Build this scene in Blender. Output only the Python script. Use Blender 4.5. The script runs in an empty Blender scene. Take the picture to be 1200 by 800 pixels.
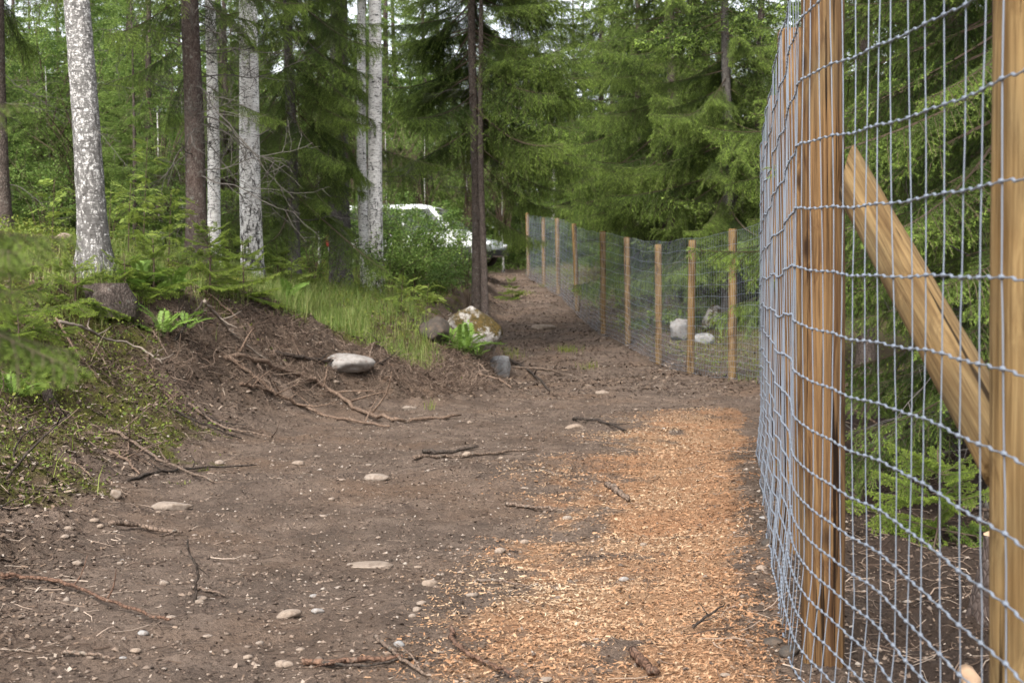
import bpy, math, random
import numpy as np
from mathutils import Matrix, Vector, Euler
PI = math.pi
SC = bpy.context.scene
COL = SC.collection

# ------------------------------------------------------------------ camera
EYE = np.array([0.0, 0.0, 1.5])
FPX = 1667.0                                    # focal length in pixels of the 1200 px wide photograph
cam_data = bpy.data.cameras.new('camera')
cam = bpy.data.objects.new('camera', cam_data)
COL.objects.link(cam)
cam_data.sensor_width = 36.0
cam_data.lens = 36.0 * FPX / 1200.0
cam_data.clip_start = 0.05
cam_data.clip_end = 3000.0
PITCH, ROLL = math.radians(2.4), math.radians(-0.55)
cam_rot = Euler((PI / 2 - PITCH, 0, 0)).to_matrix() @ Matrix.Rotation(ROLL, 3, 'Z')
cam.matrix_world = Matrix.Translation(Vector(EYE)) @ cam_rot.to_4x4()
cam_data.dof.use_dof = True
cam_data.dof.focus_distance = 7.5
cam_data.dof.aperture_fstop = 6.3
SC.camera = cam

# ------------------------------------------------------------------ sky, sun, exposure
SUN_EL, SUN_AZ = math.radians(46), math.radians(200)      # azimuth clockwise from +Y: behind the camera, to the left
world = bpy.data.worlds.new('World')
SC.world = world
world.use_nodes = True
wt = world.node_tree
wt.nodes.clear()
sky = wt.nodes.new('ShaderNodeTexSky')
sky.sky_type = 'NISHITA'
sky.sun_disc = False
sky.sun_elevation = SUN_EL
sky.sun_rotation = SUN_AZ
sky.dust_density = 3.0
sky.air_density = 1.0
hs = wt.nodes.new('ShaderNodeHueSaturation')              # thin bright overcast: the blue is washed out
hs.inputs['Saturation'].default_value = 0.28
hs.inputs['Value'].default_value = 1.0
bgn = wt.nodes.new('ShaderNodeBackground')
bgn.inputs['Strength'].default_value = 0.125
wo = wt.nodes.new('ShaderNodeOutputWorld')
wt.links.new(sky.outputs[0], hs.inputs['Color'])
wt.links.new(hs.outputs[0], bgn.inputs['Color'])
wt.links.new(bgn.outputs[0], wo.inputs['Surface'])
sun_d = bpy.data.lights.new('sun', 'SUN')
sun_d.energy = 1.5
sun_d.angle = math.radians(20)
sun_d.color = (1.0, 0.96, 0.9)
sun = bpy.data.objects.new('sun', sun_d)
COL.objects.link(sun)
sdir = Vector((math.sin(SUN_AZ) * math.cos(SUN_EL), math.cos(SUN_AZ) * math.cos(SUN_EL), math.sin(SUN_EL)))
sun.rotation_euler = sdir.to_track_quat('Z', 'Y').to_euler()
sun.location = (0, 0, 30)
SC.view_settings.view_transform = 'Standard'
SC.view_settings.look = 'None'
SC.view_settings.exposure = 1.8
SC.view_settings.gamma = 1.0
SC.cycles.use_denoising = True
SC.cycles.max_bounces = 6
SC.cycles.diffuse_bounces = 4
SC.cycles.glossy_bounces = 2
SC.cycles.transmission_bounces = 4
SC.cycles.transparent_max_bounces = 4
SC.cycles.use_adaptive_sampling = False

# ------------------------------------------------------------------ picture <-> place
_R = np.array(cam_rot)
def ray(px, py):
    v = _R @ np.array([(px - 600.0) / FPX, -(py - 400.0) / FPX, -1.0])
    return v / v[1]
def at(px, py, d):
    return EYE + ray(px, py) * d

# ------------------------------------------------------------------ numpy noise
def _hash(ix, iy, seed):
    h = (ix.astype(np.int64) * 374761393 + iy.astype(np.int64) * 668265263 + seed * 974634353) & 0x7fffffff
    h = ((h ^ (h >> 13)) * 1274126177) & 0x7fffffff
    h = h ^ (h >> 16)
    return (h & 0xffff) / 65535.0
def vnoise(x, y, seed=0):
    x = np.asarray(x, float); y = np.asarray(y, float)
    ix = np.floor(x); iy = np.floor(y)
    fx = x - ix; fy = y - iy
    fx = fx * fx * (3 - 2 * fx); fy = fy * fy * (3 - 2 * fy)
    a = _hash(ix, iy, seed); b = _hash(ix + 1, iy, seed)
    c = _hash(ix, iy + 1, seed); d = _hash(ix + 1, iy + 1, seed)
    return (a * (1 - fx) + b * fx) * (1 - fy) + (c * (1 - fx) + d * fx) * fy * 1.0
def fbm(x, y, seed=0, oct=4):
    s = 0; a = 0.5; t = 0
    for k in range(oct):
        s = s + a * vnoise(x * 2 ** k + 17.3 * k, y * 2 ** k - 9.1 * k, seed + k * 31); t += a; a *= 0.5
    return s / t
def sstep(a, b, x):
    t = np.clip((x - a) / (b - a), 0, 1)
    return t * t * (3 - 2 * t)

# ------------------------------------------------------------------ terrain
_PY = [-60, 0, 5, 10, 14, 19, 23.3, 28.4, 32, 36, 40, 45, 50, 56, 70, 120, 900]
_PZ = [-1.2, -1.5, -1.42, -1.45, -1.5, -1.6, -1.66, -1.62, -1.44, -1.12, -0.84, -0.42, -0.14, 0.26, 0.75, 2.0, 6.0]
_TOE = np.array([(-2.0, -30), (-1.75, 2), (-2.05, 5), (-2.45, 7.2), (-2.9, 10.5), (-2.95, 14.2), (-2.55, 17.0), (-1.9, 18.5),
                 (-0.5, 19.2), (-0.02, 20.4), (-0.15, 23), (-0.35, 27), (-0.35, 34), (-0.5, 44), (-0.3, 50)], float)
_TOEF = np.array([(-0.3, 50), (-0.9, 56), (-6, 60), (-40, 66)], float)
def toe_dist(x, y):
    """signed distance to the foot of the bank, positive on the bank side"""
    P = np.vstack([_TOE, _TOEF[1:]])
    best = np.full(x.shape, 1e9); sg = np.ones(x.shape)
    for a, b in zip(P[:-1], P[1:]):
        d = b - a
        t = np.clip(((x - a[0]) * d[0] + (y - a[1]) * d[1]) / (d @ d), 0, 1)
        dx = x - (a[0] + t * d[0]); dy = y - (a[1] + t * d[1])
        dist = np.sqrt(dx * dx + dy * dy)
        cr = d[0] * dy - d[1] * dx
        m = dist < best
        best = np.where(m, dist, best); sg = np.where(m, np.sign(cr), sg)
    return best * sg
_UC = [(0, 430, 10.5), (100, 420, 12), (200, 397, 14.5), (270, 376, 16), (400, 402, 19), (500, 425, 20.5), (545, 405, 22),
       (115, 322, 16), (230, 312, 20), (250, 322, 21), (297, 332, 22), (400, 345, 26), (441, 350, 25), (563, 371, 30), (545, 340, 38),
       (520, 318, 44), (440, 316, 44), (150, 285, 35), (20, 300, 26), (330, 320, 34)]
_UP = [at(*c) for c in _UC] + [np.array(p) for p in ((-2.9, 5.0, 0.55), (-3.3, 7.4, 0.75), (-5.5, 7, 1.15), (-5.5, 10.5, 1.25), (-2.8, 0, 0.5), (-8, 0, 0.9),
      (-20, 5, 1.6), (-20, 30, 2.6), (-20, 70, 3.6), (-6, 70, 2.6), (-30, -20, 1.4))]
_UP = np.array(_UP)
def _tps_fit(P):
    n = len(P)
    d = np.hypot(P[:, None, 0] - P[None, :, 0], P[:, None, 1] - P[None, :, 1])
    K = np.where(d > 0, d * d * np.log(d + 1e-9), 0) + np.eye(n) * 0.4
    A = np.zeros((n + 3, n + 3)); A[:n, :n] = K; A[:n, n] = 1; A[:n, n + 1:] = P[:, :2]; A[n, :n] = 1; A[n + 1:, :n] = P[:, :2].T
    return np.linalg.solve(A, np.concatenate([P[:, 2], np.zeros(3)]))
_TW = _tps_fit(_UP)
def upper(x, y):
    x = np.clip(x, -30, 6); y = np.clip(y, -20, 75)
    z = _TW[-3] + _TW[-2] * x + _TW[-1] * y
    for w, p in zip(_TW[:-3], _UP):
        r = np.hypot(x - p[0], y - p[1]) + 1e-9
        z = z + w * r * r * np.log(r)
    return z
FENCE = np.array([(1.07, -8), (1.07, 1.2), (1.085, 3.0), (1.06, 4.85), (1.385, 7.0), (1.745, 9.3), (2.11, 11.6), (3.0, 14.1), (3.75, 17.1),
                  (3.9, 20.4), (3.61, 23.3), (3.21, 25.6), (2.93, 28.4), (2.61, 32.0), (2.18, 33.9), (1.85, 40.0), (1.5, 45.5), (1.14, 50.0), (0.67, 55.6), (0.1, 61)], float)
def fence_x(y):
    return np.interp(y, FENCE[:, 1], FENCE[:, 0])
def sawdust_mask(x, y):
    n = fbm(x * 1.3, y * 1.3, 71, 4) - 0.5
    n2 = fbm(x * 6, y * 6, 75, 3) - 0.5
    left = np.interp(y, _SL[:, 1], _SL[:, 0]); right = np.interp(y, _SR[:, 1], _SR[:, 0])
    m = sstep(-0.75, 0.5, x - left + n * 1.2 + n2 * 0.9) * sstep(-0.12, 0.14, right - x + n * 0.4 + n2 * 0.4)
    far = sstep(18.6, 14.6, y + n * 4.0)
    hole = sstep(0.2, 0.4, fbm(x * 2.4, y * 1.7, 73, 4) + 0.12 * sstep(0.2, 0.9, x - left))
    return m * far * hole
def height(x, y, detail=True):
    x = np.asarray(x, float); y = np.asarray(y, float)
    p = np.interp(y, _PY, _PZ) + 1.5
    s = toe_dist(x, y)
    wob = (fbm(x * 0.9, y * 0.9, 5, 3) - 0.5) * 0.7 + (fbm(x * 3.1, y * 3.1, 6, 3) - 0.5) * 0.3
    # bank on the left
    k = sstep(-0.25, 1.0, (s + wob * 0.9) / np.interp(y, [0, 12.5, 16, 19, 22, 30], [2.3, 2.2, 1.6, 1.1, 0.95, 1.2]))
    k = np.where(y > 50, k * sstep(75, 52, y) , k)
    u = upper(x, y)
    z = p + (np.maximum(u, p + 0.05) - p) * k
    # ground beyond the fence swells gently
    f = x - fence_x(y)
    z = z + sstep(0.5, 4.0, f) * (0.34 + 0.25 * (fbm(x * 0.35, y * 0.35, 9, 3) - 0.4)) + np.clip(f - 4, 0, 60) * 0.02
    # slight hollow in the wheel track, rim under the netting
    z = z + 0.07 * sstep(0.55, 0.1, np.abs(f + 0.12)) * (y < 22)
    z = z + (fbm(x * 0.5, y * 0.5, 11, 3) - 0.5) * 0.16
    if detail:
        onb = sstep(-0.3, 0.35, s + wob) * sstep(3.6, 1.8, s)
        right = sstep(0.0, 0.6, f)
        z = z + (fbm(x * 2.2, y * 2.2, 21, 4) - 0.5) * (0.10 + 0.25 * onb + 0.12 * right)
        z = z + (np.abs(fbm(x * 6.5, y * 6.5, 22, 3) - 0.5) * -0.16 + 0.03) * (0.3 + 1.3 * onb + 0.6 * right)
        z = z + (fbm(x * 16, y * 16, 23, 2) - 0.5) * (0.026 + 0.04 * onb + 0.03 * right)
    return z
def hz(x, y):
    return float(height(np.array([x]), np.array([y]))[0])
_D = np.concatenate([np.arange(1.5, 30, 0.02), np.arange(30, 90, 0.08)])
def ground_at(px, py):
    r = ray(px, py)
    P = EYE[None, :] + r[None, :] * _D[:, None]
    h = height(P[:, 0], P[:, 1])
    i = np.argmax(P[:, 2] < h)
    if i == 0: i = len(_D) - 1
    return np.array([P[i, 0], P[i, 1], h[i]])
def _flat_at(px, py):
    r = ray(px, py)
    P = EYE[None, :] + r[None, :] * _D[:, None]
    i = np.argmax(P[:, 2] < np.interp(P[:, 1], _PY, _PZ) + 1.5)
    return P[i, :2]
_SL = np.array([_flat_at(*p) for p in ((615, 830), (632, 730), (662, 640), (695, 580), (735, 530), (755, 490), (800, 470), (850, 462))])
_SR = np.array([_flat_at(*p) for p in ((912, 830), (898, 730), (880, 640), (872, 560), (876, 500), (882, 470))])
_SL = _SL[np.argsort(_SL[:, 1])]; _SR = _SR[np.argsort(_SR[:, 1])]

# ------------------------------------------------------------------ mesh helpers
class MB:
    """collects triangles / quads with a per-vertex value, builds ONE mesh"""
    def __init__(s): s.v = []; s.f3 = []; s.f4 = []; s.a = []; s.m3 = []; s.m4 = []; s.n = 0
    def add(s, v, f3=None, f4=None, a=0.0, mat=0):
        v = np.asarray(v, float).reshape(-1, 3)
        s.v.append(v)
        s.a.append(np.full(len(v), a, float) if np.isscalar(a) else np.asarray(a, float))
        if f3 is not None and len(f3):
            f3 = np.asarray(f3, int).reshape(-1, 3); s.f3.append(f3 + s.n); s.m3.append(np.full(len(f3), mat))
        if f4 is not None and len(f4):
            f4 = np.asarray(f4, int).reshape(-1, 4); s.f4.append(f4 + s.n); s.m4.append(np.full(len(f4), mat))
        s.n += len(v)
        return s
    def arrays(s):
        v = np.vstack(s.v); a = np.concatenate(s.a)
        f3 = np.vstack(s.f3) if s.f3 else np.zeros((0, 3), int); f4 = np.vstack(s.f4) if s.f4 else np.zeros((0, 4), int)
        m3 = np.concatenate(s.m3) if s.m3 else np.zeros(0, int); m4 = np.concatenate(s.m4) if s.m4 else np.zeros(0, int)
        return v, f3, f4, a, m3, m4
    def put(s, arr, M):
        """add a copy of another collection's arrays moved by a 4x4 matrix"""
        v, f3, f4, a, m3, m4 = arr
        M = np.array(M)
        s.v.append(v @ M[:3, :3].T + M[:3, 3]); s.a.append(a)
        if len(f3): s.f3.append(f3 + s.n); s.m3.append(m3)
        if len(f4): s.f4.append(f4 + s.n); s.m4.append(m4)
        s.n += len(v)
    def mesh(s, name, mats, smooth=False):
        v, f3, f4, a, m3, m4 = s.arrays()
        me = bpy.data.meshes.new(name)
        me.vertices.add(len(v)); me.vertices.foreach_set('co', v.astype(np.float32).ravel())
        nl = 3 * len(f3) + 4 * len(f4)
        me.loops.add(nl); me.polygons.add(len(f3) + len(f4))
        me.loops.foreach_set('vertex_index', np.concatenate([f3.ravel(), f4.ravel()]).astype(np.int32))
        st = np.concatenate([np.arange(len(f3)) * 3, 3 * len(f3) + np.arange(len(f4)) * 4]).astype(np.int32)
        me.polygons.foreach_set('loop_start', st)
        mi = np.concatenate([m3, m4]).astype(np.int32)
        me.polygons.foreach_set('material_index', mi)
        me.polygons.foreach_set('use_smooth', np.full(len(mi), smooth, dtype=bool))
        at_ = me.attributes.new('tint', 'FLOAT', 'POINT'); at_.data.foreach_set('value', a.astype(np.float32))
        for m in (mats if isinstance(mats, (list, tuple)) else [mats]): me.materials.append(m)
        me.update(calc_edges=True)
        return me
def recolour(o, mat):
    o.material_slots[0].link = 'OBJECT'; o.material_slots[0].material = mat
    return o
def link(name, me, parent=None, M=None):
    o = bpy.data.objects.new(name, me); COL.objects.link(o)
    if parent is not None: o.parent = parent
    if M is not None: o.matrix_basis = M
    return o
def tag(o, label=None, cat=None, group=None, kind=None):
    if label: o['label'] = label
    if cat: o['category'] = cat
    if group: o['group'] = group
    if kind: o['kind'] = kind
    return o
def empty(name, loc, rz=0):
    o = bpy.data.objects.new(name, None); COL.objects.link(o)
    o.location = loc; o.rotation_euler = (0, 0, rz); o.empty_display_size = 0.2
    return o
def norm(v):
    return v / (np.linalg.norm(v, axis=-1, keepdims=True) + 1e-12)
def tube(pts, rad, n=6, cap=True):
    pts = np.asarray(pts, float); k = len(pts)
    rad = np.full(k, rad, float) if np.isscalar(rad) else np.asarray(rad, float)
    t = norm(np.gradient(pts, axis=0))
    ref = np.array([0, 0, 1.0]) if abs(t[:, 2]).mean() < 0.8 else np.array([1.0, 0, 0])
    u = norm(np.cross(t, ref)); w = np.cross(t, u)
    an = np.arange(n) * 2 * PI / n
    ring = (u[:, None] * np.cos(an)[None, :, None] + w[:, None] * np.sin(an)[None, :, None]) * rad[:, None, None] + pts[:, None]
    v = ring.reshape(-1, 3)
    i = np.arange(k - 1)[:, None] * n; j = np.arange(n)[None]; j2 = (j + 1) % n
    f4 = np.stack([i + j, i + j2, i + n + j2, i + n + j], -1).reshape(-1, 4)
    f3 = np.zeros((0, 3), int)
    if cap:
        v = np.vstack([v, pts[0], pts[-1]]); a = np.arange(n); b = (a + 1) % n; e = (k - 1) * n
        f3 = np.vstack([np.stack([b, a, np.full(n, k * n)], -1), np.stack([e + a, e + b, np.full(n, k * n + 1)], -1)])
    return v, f3, f4
def smooth_path(pts, n):
    """Catmull-Rom through the points"""
    P = np.asarray(pts, float)
    P = np.vstack([2 * P[0] - P[1], P, 2 * P[-1] - P[-2]])
    m = len(P) - 3; out = []
    for u in np.linspace(0, m - 1e-6, n):
        i = int(u); t = u - i; a, b, c, d = P[i:i + 4]
        out.append(0.5 * (2 * b + (c - a) * t + (2 * a - 5 * b + 4 * c - d) * t * t + (3 * b - a - 3 * c + d) * t ** 3))
    return np.array(out)
def box_arr(cx, cy, cz, sx, sy, sz):
    v = np.array([(x, y, z) for z in (-1, 1) for y in (-1, 1) for x in (-1, 1)], float) * np.array([sx, sy, sz]) / 2 + np.array([cx, cy, cz])
    return v, [(0, 2, 3, 1), (4, 5, 7, 6), (0, 1, 5, 4), (2, 6, 7, 3), (0, 4, 6, 2), (1, 3, 7, 5)]
def icosphere(sub):
    import bmesh
    bm = bmesh.new(); bmesh.ops.create_icosphere(bm, subdivisions=sub, radius=1)
    v = np.array([x.co[:] for x in bm.verts]); f = np.array([[q.index for q in p.verts] for p in bm.faces]); bm.free()
    return v, f
ICO = {k: icosphere(k) for k in (1, 2, 3, 4)}
def rock_arr(rng, dims, sub=3, cuts=7, rough=0.06):
    cuts = cuts + 4
    v, f = ICO[sub]; v = v.copy()
    for _ in range(cuts):                               # flat broken faces
        n = norm(rng.normal(size=3)); d = rng.uniform(0.62, 0.9)
        k = v @ n - d; v = v - np.where(k > 0, k, 0)[:, None] * n * 0.9
    s = rng.integers(1000)
    q = fbm(v[:, 0] * 2 + v[:, 2] * 1.7, v[:, 1] * 2 - v[:, 2], int(s), 4) - 0.5
    q2 = fbm(v[:, 0] * 7 + v[:, 2] * 5.7, v[:, 1] * 7 - v[:, 2] * 4, int(s) + 7, 3) - 0.5
    v = v * (1 + rough * 2 * q + rough * 0.7 * q2)[:, None]
    return v * np.asarray(dims) / 2, f

# ------------------------------------------------------------------ material helpers
def new_mat(name):
    m = bpy.data.materials.new(name); m.use_nodes = True
    m.node_tree.nodes.clear()
    return m, m.node_tree
def nd(nt, typ, props=None, **ins):
    n = nt.nodes.new(typ)
    for k, v in (props or {}).items(): setattr(n, k, v)
    for k, v in ins.items():
        key = int(k[1:]) if k[0] == 'i' and k[1:].isdigit() else k.replace('_', ' ')
        s = n.inputs[key]
        if isinstance(v, bpy.types.NodeSocket): nt.links.new(v, s)
        else: s.default_value = v
    return n
def c4(c): return (c[0], c[1], c[2], 1.0)
def ramp(nt, fac, stops, interp='LINEAR'):
    n = nt.nodes.new('ShaderNodeValToRGB'); n.color_ramp.interpolation = interp
    el = n.color_ramp.elements
    while len(el) < len(stops): el.new(0.5)
    for e, (p, c) in zip(el, stops):
        e.position = p; e.color = c4(c) if not np.isscalar(c) else (c, c, c, 1)
    nt.links.new(fac, n.inputs[0])
    return n.outputs[0]
def mixc(nt, fac, a, b, mode='MIX'):
    n = nt.nodes.new('ShaderNodeMix'); n.data_type = 'RGBA'; n.blend_type = mode
    for s, v in ((n.inputs[0], fac), (n.inputs[6], a), (n.inputs[7], b)):
        if isinstance(v, bpy.types.NodeSocket): nt.links.new(v, s)
        elif np.isscalar(v): s.default_value = v
        else: s.default_value = c4(v)
    return n.outputs[2]
def math_(nt, op, a, b=0.0, clamp=False):
    n = nt.nodes.new('ShaderNodeMath'); n.operation = op; n.use_clamp = clamp
    for s, v in ((n.inputs[0], a), (n.inputs[1], b)):
        if isinstance(v, bpy.types.NodeSocket): nt.links.new(v, s)
        else: s.default_value = v
    return n.outputs[0]
def noise(nt, vec, scale, detail=5, rough=0.55, dist=0.0):
    return nd(nt, 'ShaderNodeTexNoise', None, Vector=vec, Scale=scale, Detail=detail, Roughness=rough, Distortion=dist).outputs[0]
def mapping(nt, vec, scale=(1, 1, 1), loc=(0, 0, 0)):
    return nd(nt, 'ShaderNodeMapping', None, Vector=vec, Scale=scale, Location=loc).outputs[0]
def coords(nt, kind='Object'): return nt.nodes.new('ShaderNodeTexCoord').outputs[kind]
def attr(nt, name='tint', out='Fac'):
    n = nt.nodes.new('ShaderNodeAttribute'); n.attribute_name = name
    return n.outputs[out]
def finish(nt, color, rough=0.85, bump=None, bstr=0.3, bdist=0.01, metallic=0.0, spec=0.3, translucent=0.0, tcol=None):
    p = nt.nodes.new('ShaderNodeBsdfPrincipled')
    for s, v in (('Base Color', color), ('Roughness', rough), ('Metallic', metallic), ('Specular IOR Level', spec)):
        if isinstance(v, bpy.types.NodeSocket): nt.links.new(v, p.inputs[s])
        elif np.isscalar(v): p.inputs[s].default_value = v
        else: p.inputs[s].default_value = c4(v)
    if bump is not None:
        b = nd(nt, 'ShaderNodeBump', None, Height=bump, Strength=bstr, Distance=bdist)
        nt.links.new(b.outputs[0], p.inputs['Normal'])
    out = nt.nodes.new('ShaderNodeOutputMaterial'); sh = p.outputs[0]
    if translucent > 0:
        t = nt.nodes.new('ShaderNodeBsdfTranslucent')
        tc = tcol if tcol is not None else color
        if isinstance(tc, bpy.types.NodeSocket): nt.links.new(tc, t.inputs[0])
        else: t.inputs[0].default_value = c4(tc)
        mx = nt.nodes.new('ShaderNodeMixShader'); mx.inputs[0].default_value = translucent
        nt.links.new(sh, mx.inputs[1]); nt.links.new(t.outputs[0], mx.inputs[2]); sh = mx.outputs[0]
    nt.links.new(sh, out.inputs['Surface'])
def plain(name, col, rough=0.5, metallic=0.0, spec=0.5, vary=0.15):
    m, nt = new_mat(name)
    n = noise(nt, coords(nt), 6.0, 4)
    c = mixc(nt, n, tuple(x * (1 - vary) for x in col), tuple(min(1, x * (1 + vary)) for x in col))
    finish(nt, c, rough, metallic=metallic, spec=spec)
    return m

def foliage_mat(name, dark, light, tip, rough=0.55, trans=0.22, nscale=2.0):
    m, nt = new_mat(name)
    oi = nt.nodes.new('ShaderNodeObjectInfo').outputs['Random']
    n = noise(nt, coords(nt), nscale, 3)
    f = math_(nt, 'ADD', math_(nt, 'MULTIPLY', n, 1.1), math_(nt, 'MULTIPLY', oi, 0.5))
    f = math_(nt, 'SUBTRACT', f, 0.35, True)
    c = mixc(nt, f, dark, light)
    c = mixc(nt, attr(nt), c, tip)
    c = mixc(nt, math_(nt, 'MULTIPLY', oi, 0.3), c, mixc(nt, 0.35, c, (0.16, 0.15, 0.03)))
    finish(nt, c, rough, spec=0.25, translucent=trans)
    return m
def bark_spruce(name, a=(0.055, 0.042, 0.035), b=(0.17, 0.135, 0.115), red=(0.17, 0.085, 0.055), redlow=0.0, lich=0.3):
    m, nt = new_mat(name); co = coords(nt)
    v = nd(nt, 'ShaderNodeTexVoronoi', {'feature': 'DISTANCE_TO_EDGE'}, Vector=mapping(nt, co, (1, 1, 0.55)), Scale=38.0)
    n1 = noise(nt, mapping(nt, co, (1, 1, 0.4)), 22, 7, 0.65)
    n2 = noise(nt, co, 3.0, 4)
    c = ramp(nt, n1, [(0.3, a), (0.55, tuple((x + y) / 2 for x, y in zip(a, b))), (0.75, b)])
    crack = ramp(nt, v.outputs[0], [(0.0, 0.35), (0.12, 1.0)])
    c = mixc(nt, 1.0, c, crack, 'MULTIPLY')
    if redlow: c = mixc(nt, math_(nt, 'MULTIPLY', n2, redlow), c, red)
    li = ramp(nt, noise(nt, co, 17, 6, 0.7), [(0.56, 0.0), (0.66, 1.0)])
    c = mixc(nt, math_(nt, 'MULTIPLY', li, lich), c, (0.3, 0.31, 0.27))
    finish(nt, c, 0.95, bump=math_(nt, 'ADD', n1, v.outputs[0]), bstr=0.8, bdist=0.02, spec=0.15)
    return m
def bark_birch(name, grey=0.3, fiss_h=1.4, fiss=1.0):
    m, nt = new_mat(name); co = coords(nt)
    z = nd(nt, 'ShaderNodeSeparateXYZ', None, Vector=co).outputs[2]
    big = noise(nt, mapping(nt, co, (1, 1, 0.6)), 5, 5, 0.6)
    base = ramp(nt, big, [(0.3, (0.46, 0.44, 0.42)), (0.5, (0.68, 0.66, 0.635)), (0.7, (0.8, 0.78, 0.755))])
    band = noise(nt, mapping(nt, co, (1.5, 1.5, 22)), 3.0, 4, 0.6)
    base = mixc(nt, ramp(nt, band, [(0.45, 0.0), (0.6, 0.45)]), base, (0.44, 0.40, 0.37))
    lent = noise(nt, mapping(nt, co, (7, 7, 46), (3, 1, 7)), 2.2, 3, 0.5)
    lm = ramp(nt, lent, [(0.57, 0.0), (0.61, 1.0)])
    c = mixc(nt, math_(nt, 'MULTIPLY', lm, 0.85), base, (0.05, 0.045, 0.04))
    scar = noise(nt, mapping(nt, co, (4, 4, 9), (1, 5, 2)), 2.4, 5, 0.65)
    sm = ramp(nt, scar, [(0.585, 0.0), (0.62, 1.0)])
    c = mixc(nt, sm, c, (0.04, 0.037, 0.034))
    hfac = math_(nt, 'SUBTRACT', 1.0, math_(nt, 'DIVIDE', z, fiss_h), True)
    fn = noise(nt, mapping(nt, co, (9, 9, 3.2)), 2.2, 6, 0.7, 0.6)
    fm = ramp(nt, math_(nt, 'ADD', fn, math_(nt, 'MULTIPLY', hfac, 0.2 * fiss)), [(0.60, 0.0), (0.66, 1.0)])
    c = mixc(nt, fm, c, (0.05, 0.045, 0.042))
    if grey:
        g = noise(nt, mapping(nt, co, (1, 1, 0.75)), 34, 8, 0.75, 0.5)
        gm = ramp(nt, g, [(0.41, 0.0), (0.5, 1.0)])
        c = mixc(nt, math_(nt, 'MULTIPLY', gm, grey), c, mixc(nt, noise(nt, co, 60, 4, 0.7), (0.03, 0.028, 0.026), (0.17, 0.16, 0.15)))
    finish(nt, c, 0.75, bump=math_(nt, 'ADD', math_(nt, 'MULTIPLY', fn, 1.0), band), bstr=0.6, bdist=0.02, spec=0.2)
    return m
def wood_mat(name, a, b, dark, gscale=9.0, knots=0.6):
    m, nt = new_mat(name); co = coords(nt)
    oi = nt.nodes.new('ShaderNodeObjectInfo').outputs['Random']
    off = nd(nt, 'ShaderNodeCombineXYZ', None, X=math_(nt, 'MULTIPLY', oi, 3.0), Y=oi, Z=math_(nt, 'MULTIPLY', oi, 9.0)).outputs[0]
    co = nd(nt, 'ShaderNodeVectorMath', {'operation': 'ADD'}, i0=co, i1=off).outputs[0]
    kn = nd(nt, 'ShaderNodeTexVoronoi', {'feature': 'SMOOTH_F1'}, Vector=mapping(nt, co, (7, 7, 3.1)), Scale=1.0).outputs[0]
    kf = ramp(nt, kn, [(0.0, 1.0), (0.42, 0.0)])
    warp = math_(nt, 'MULTIPLY', kf, 0.9 * knots)
    st = nd(nt, 'ShaderNodeSeparateXYZ', None, Vector=mapping(nt, co, (gscale, gscale, 0.35)))
    w = nd(nt, 'ShaderNodeCombineXYZ', None, X=math_(nt, 'ADD', st.outputs[0], warp), Y=math_(nt, 'ADD', st.outputs[1], warp), Z=st.outputs[2]).outputs[0]
    g = noise(nt, w, 2.4, 6, 0.62)
    g2 = noise(nt, mapping(nt, co, (60, 60, 1.5)), 1.6, 4, 0.6)
    c = ramp(nt, g, [(0.3, dark), (0.45, a), (0.58, b), (0.66, a), (0.78, tuple((x + y) / 2 for x, y in zip(a, dark)))])
    st2 = noise(nt, mapping(nt, co, (3, 3, 1.1)), 1.6, 5, 0.6)
    c = mixc(nt, ramp(nt, st2, [(0.5, 0.0), (0.72, 0.45)]), c, (0.12, 0.105, 0.06))
    c = mixc(nt, math_(nt, 'MULTIPLY', ramp(nt, g2, [(0.36, 1.0), (0.54, 0.0)]), 0.7), c, dark)
    crk = noise(nt, mapping(nt, co, (30, 30, 0.7), (5, 2, 1)), 1.5, 3, 0.5)
    c = mixc(nt, ramp(nt, crk, [(0.62, 0.0), (0.65, 0.95)]), c, tuple(x * 0.25 for x in dark))
    knm = ramp(nt, kn, [(0.06, 0.95 * knots), (0.2, 0.0)])
    c = mixc(nt, knm, c, tuple(x * 0.55 for x in dark))
    finish(nt, c, 0.8, bump=math_(nt, 'ADD', g2, g), bstr=0.8, bdist=0.008, spec=0.12)
    return m
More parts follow.
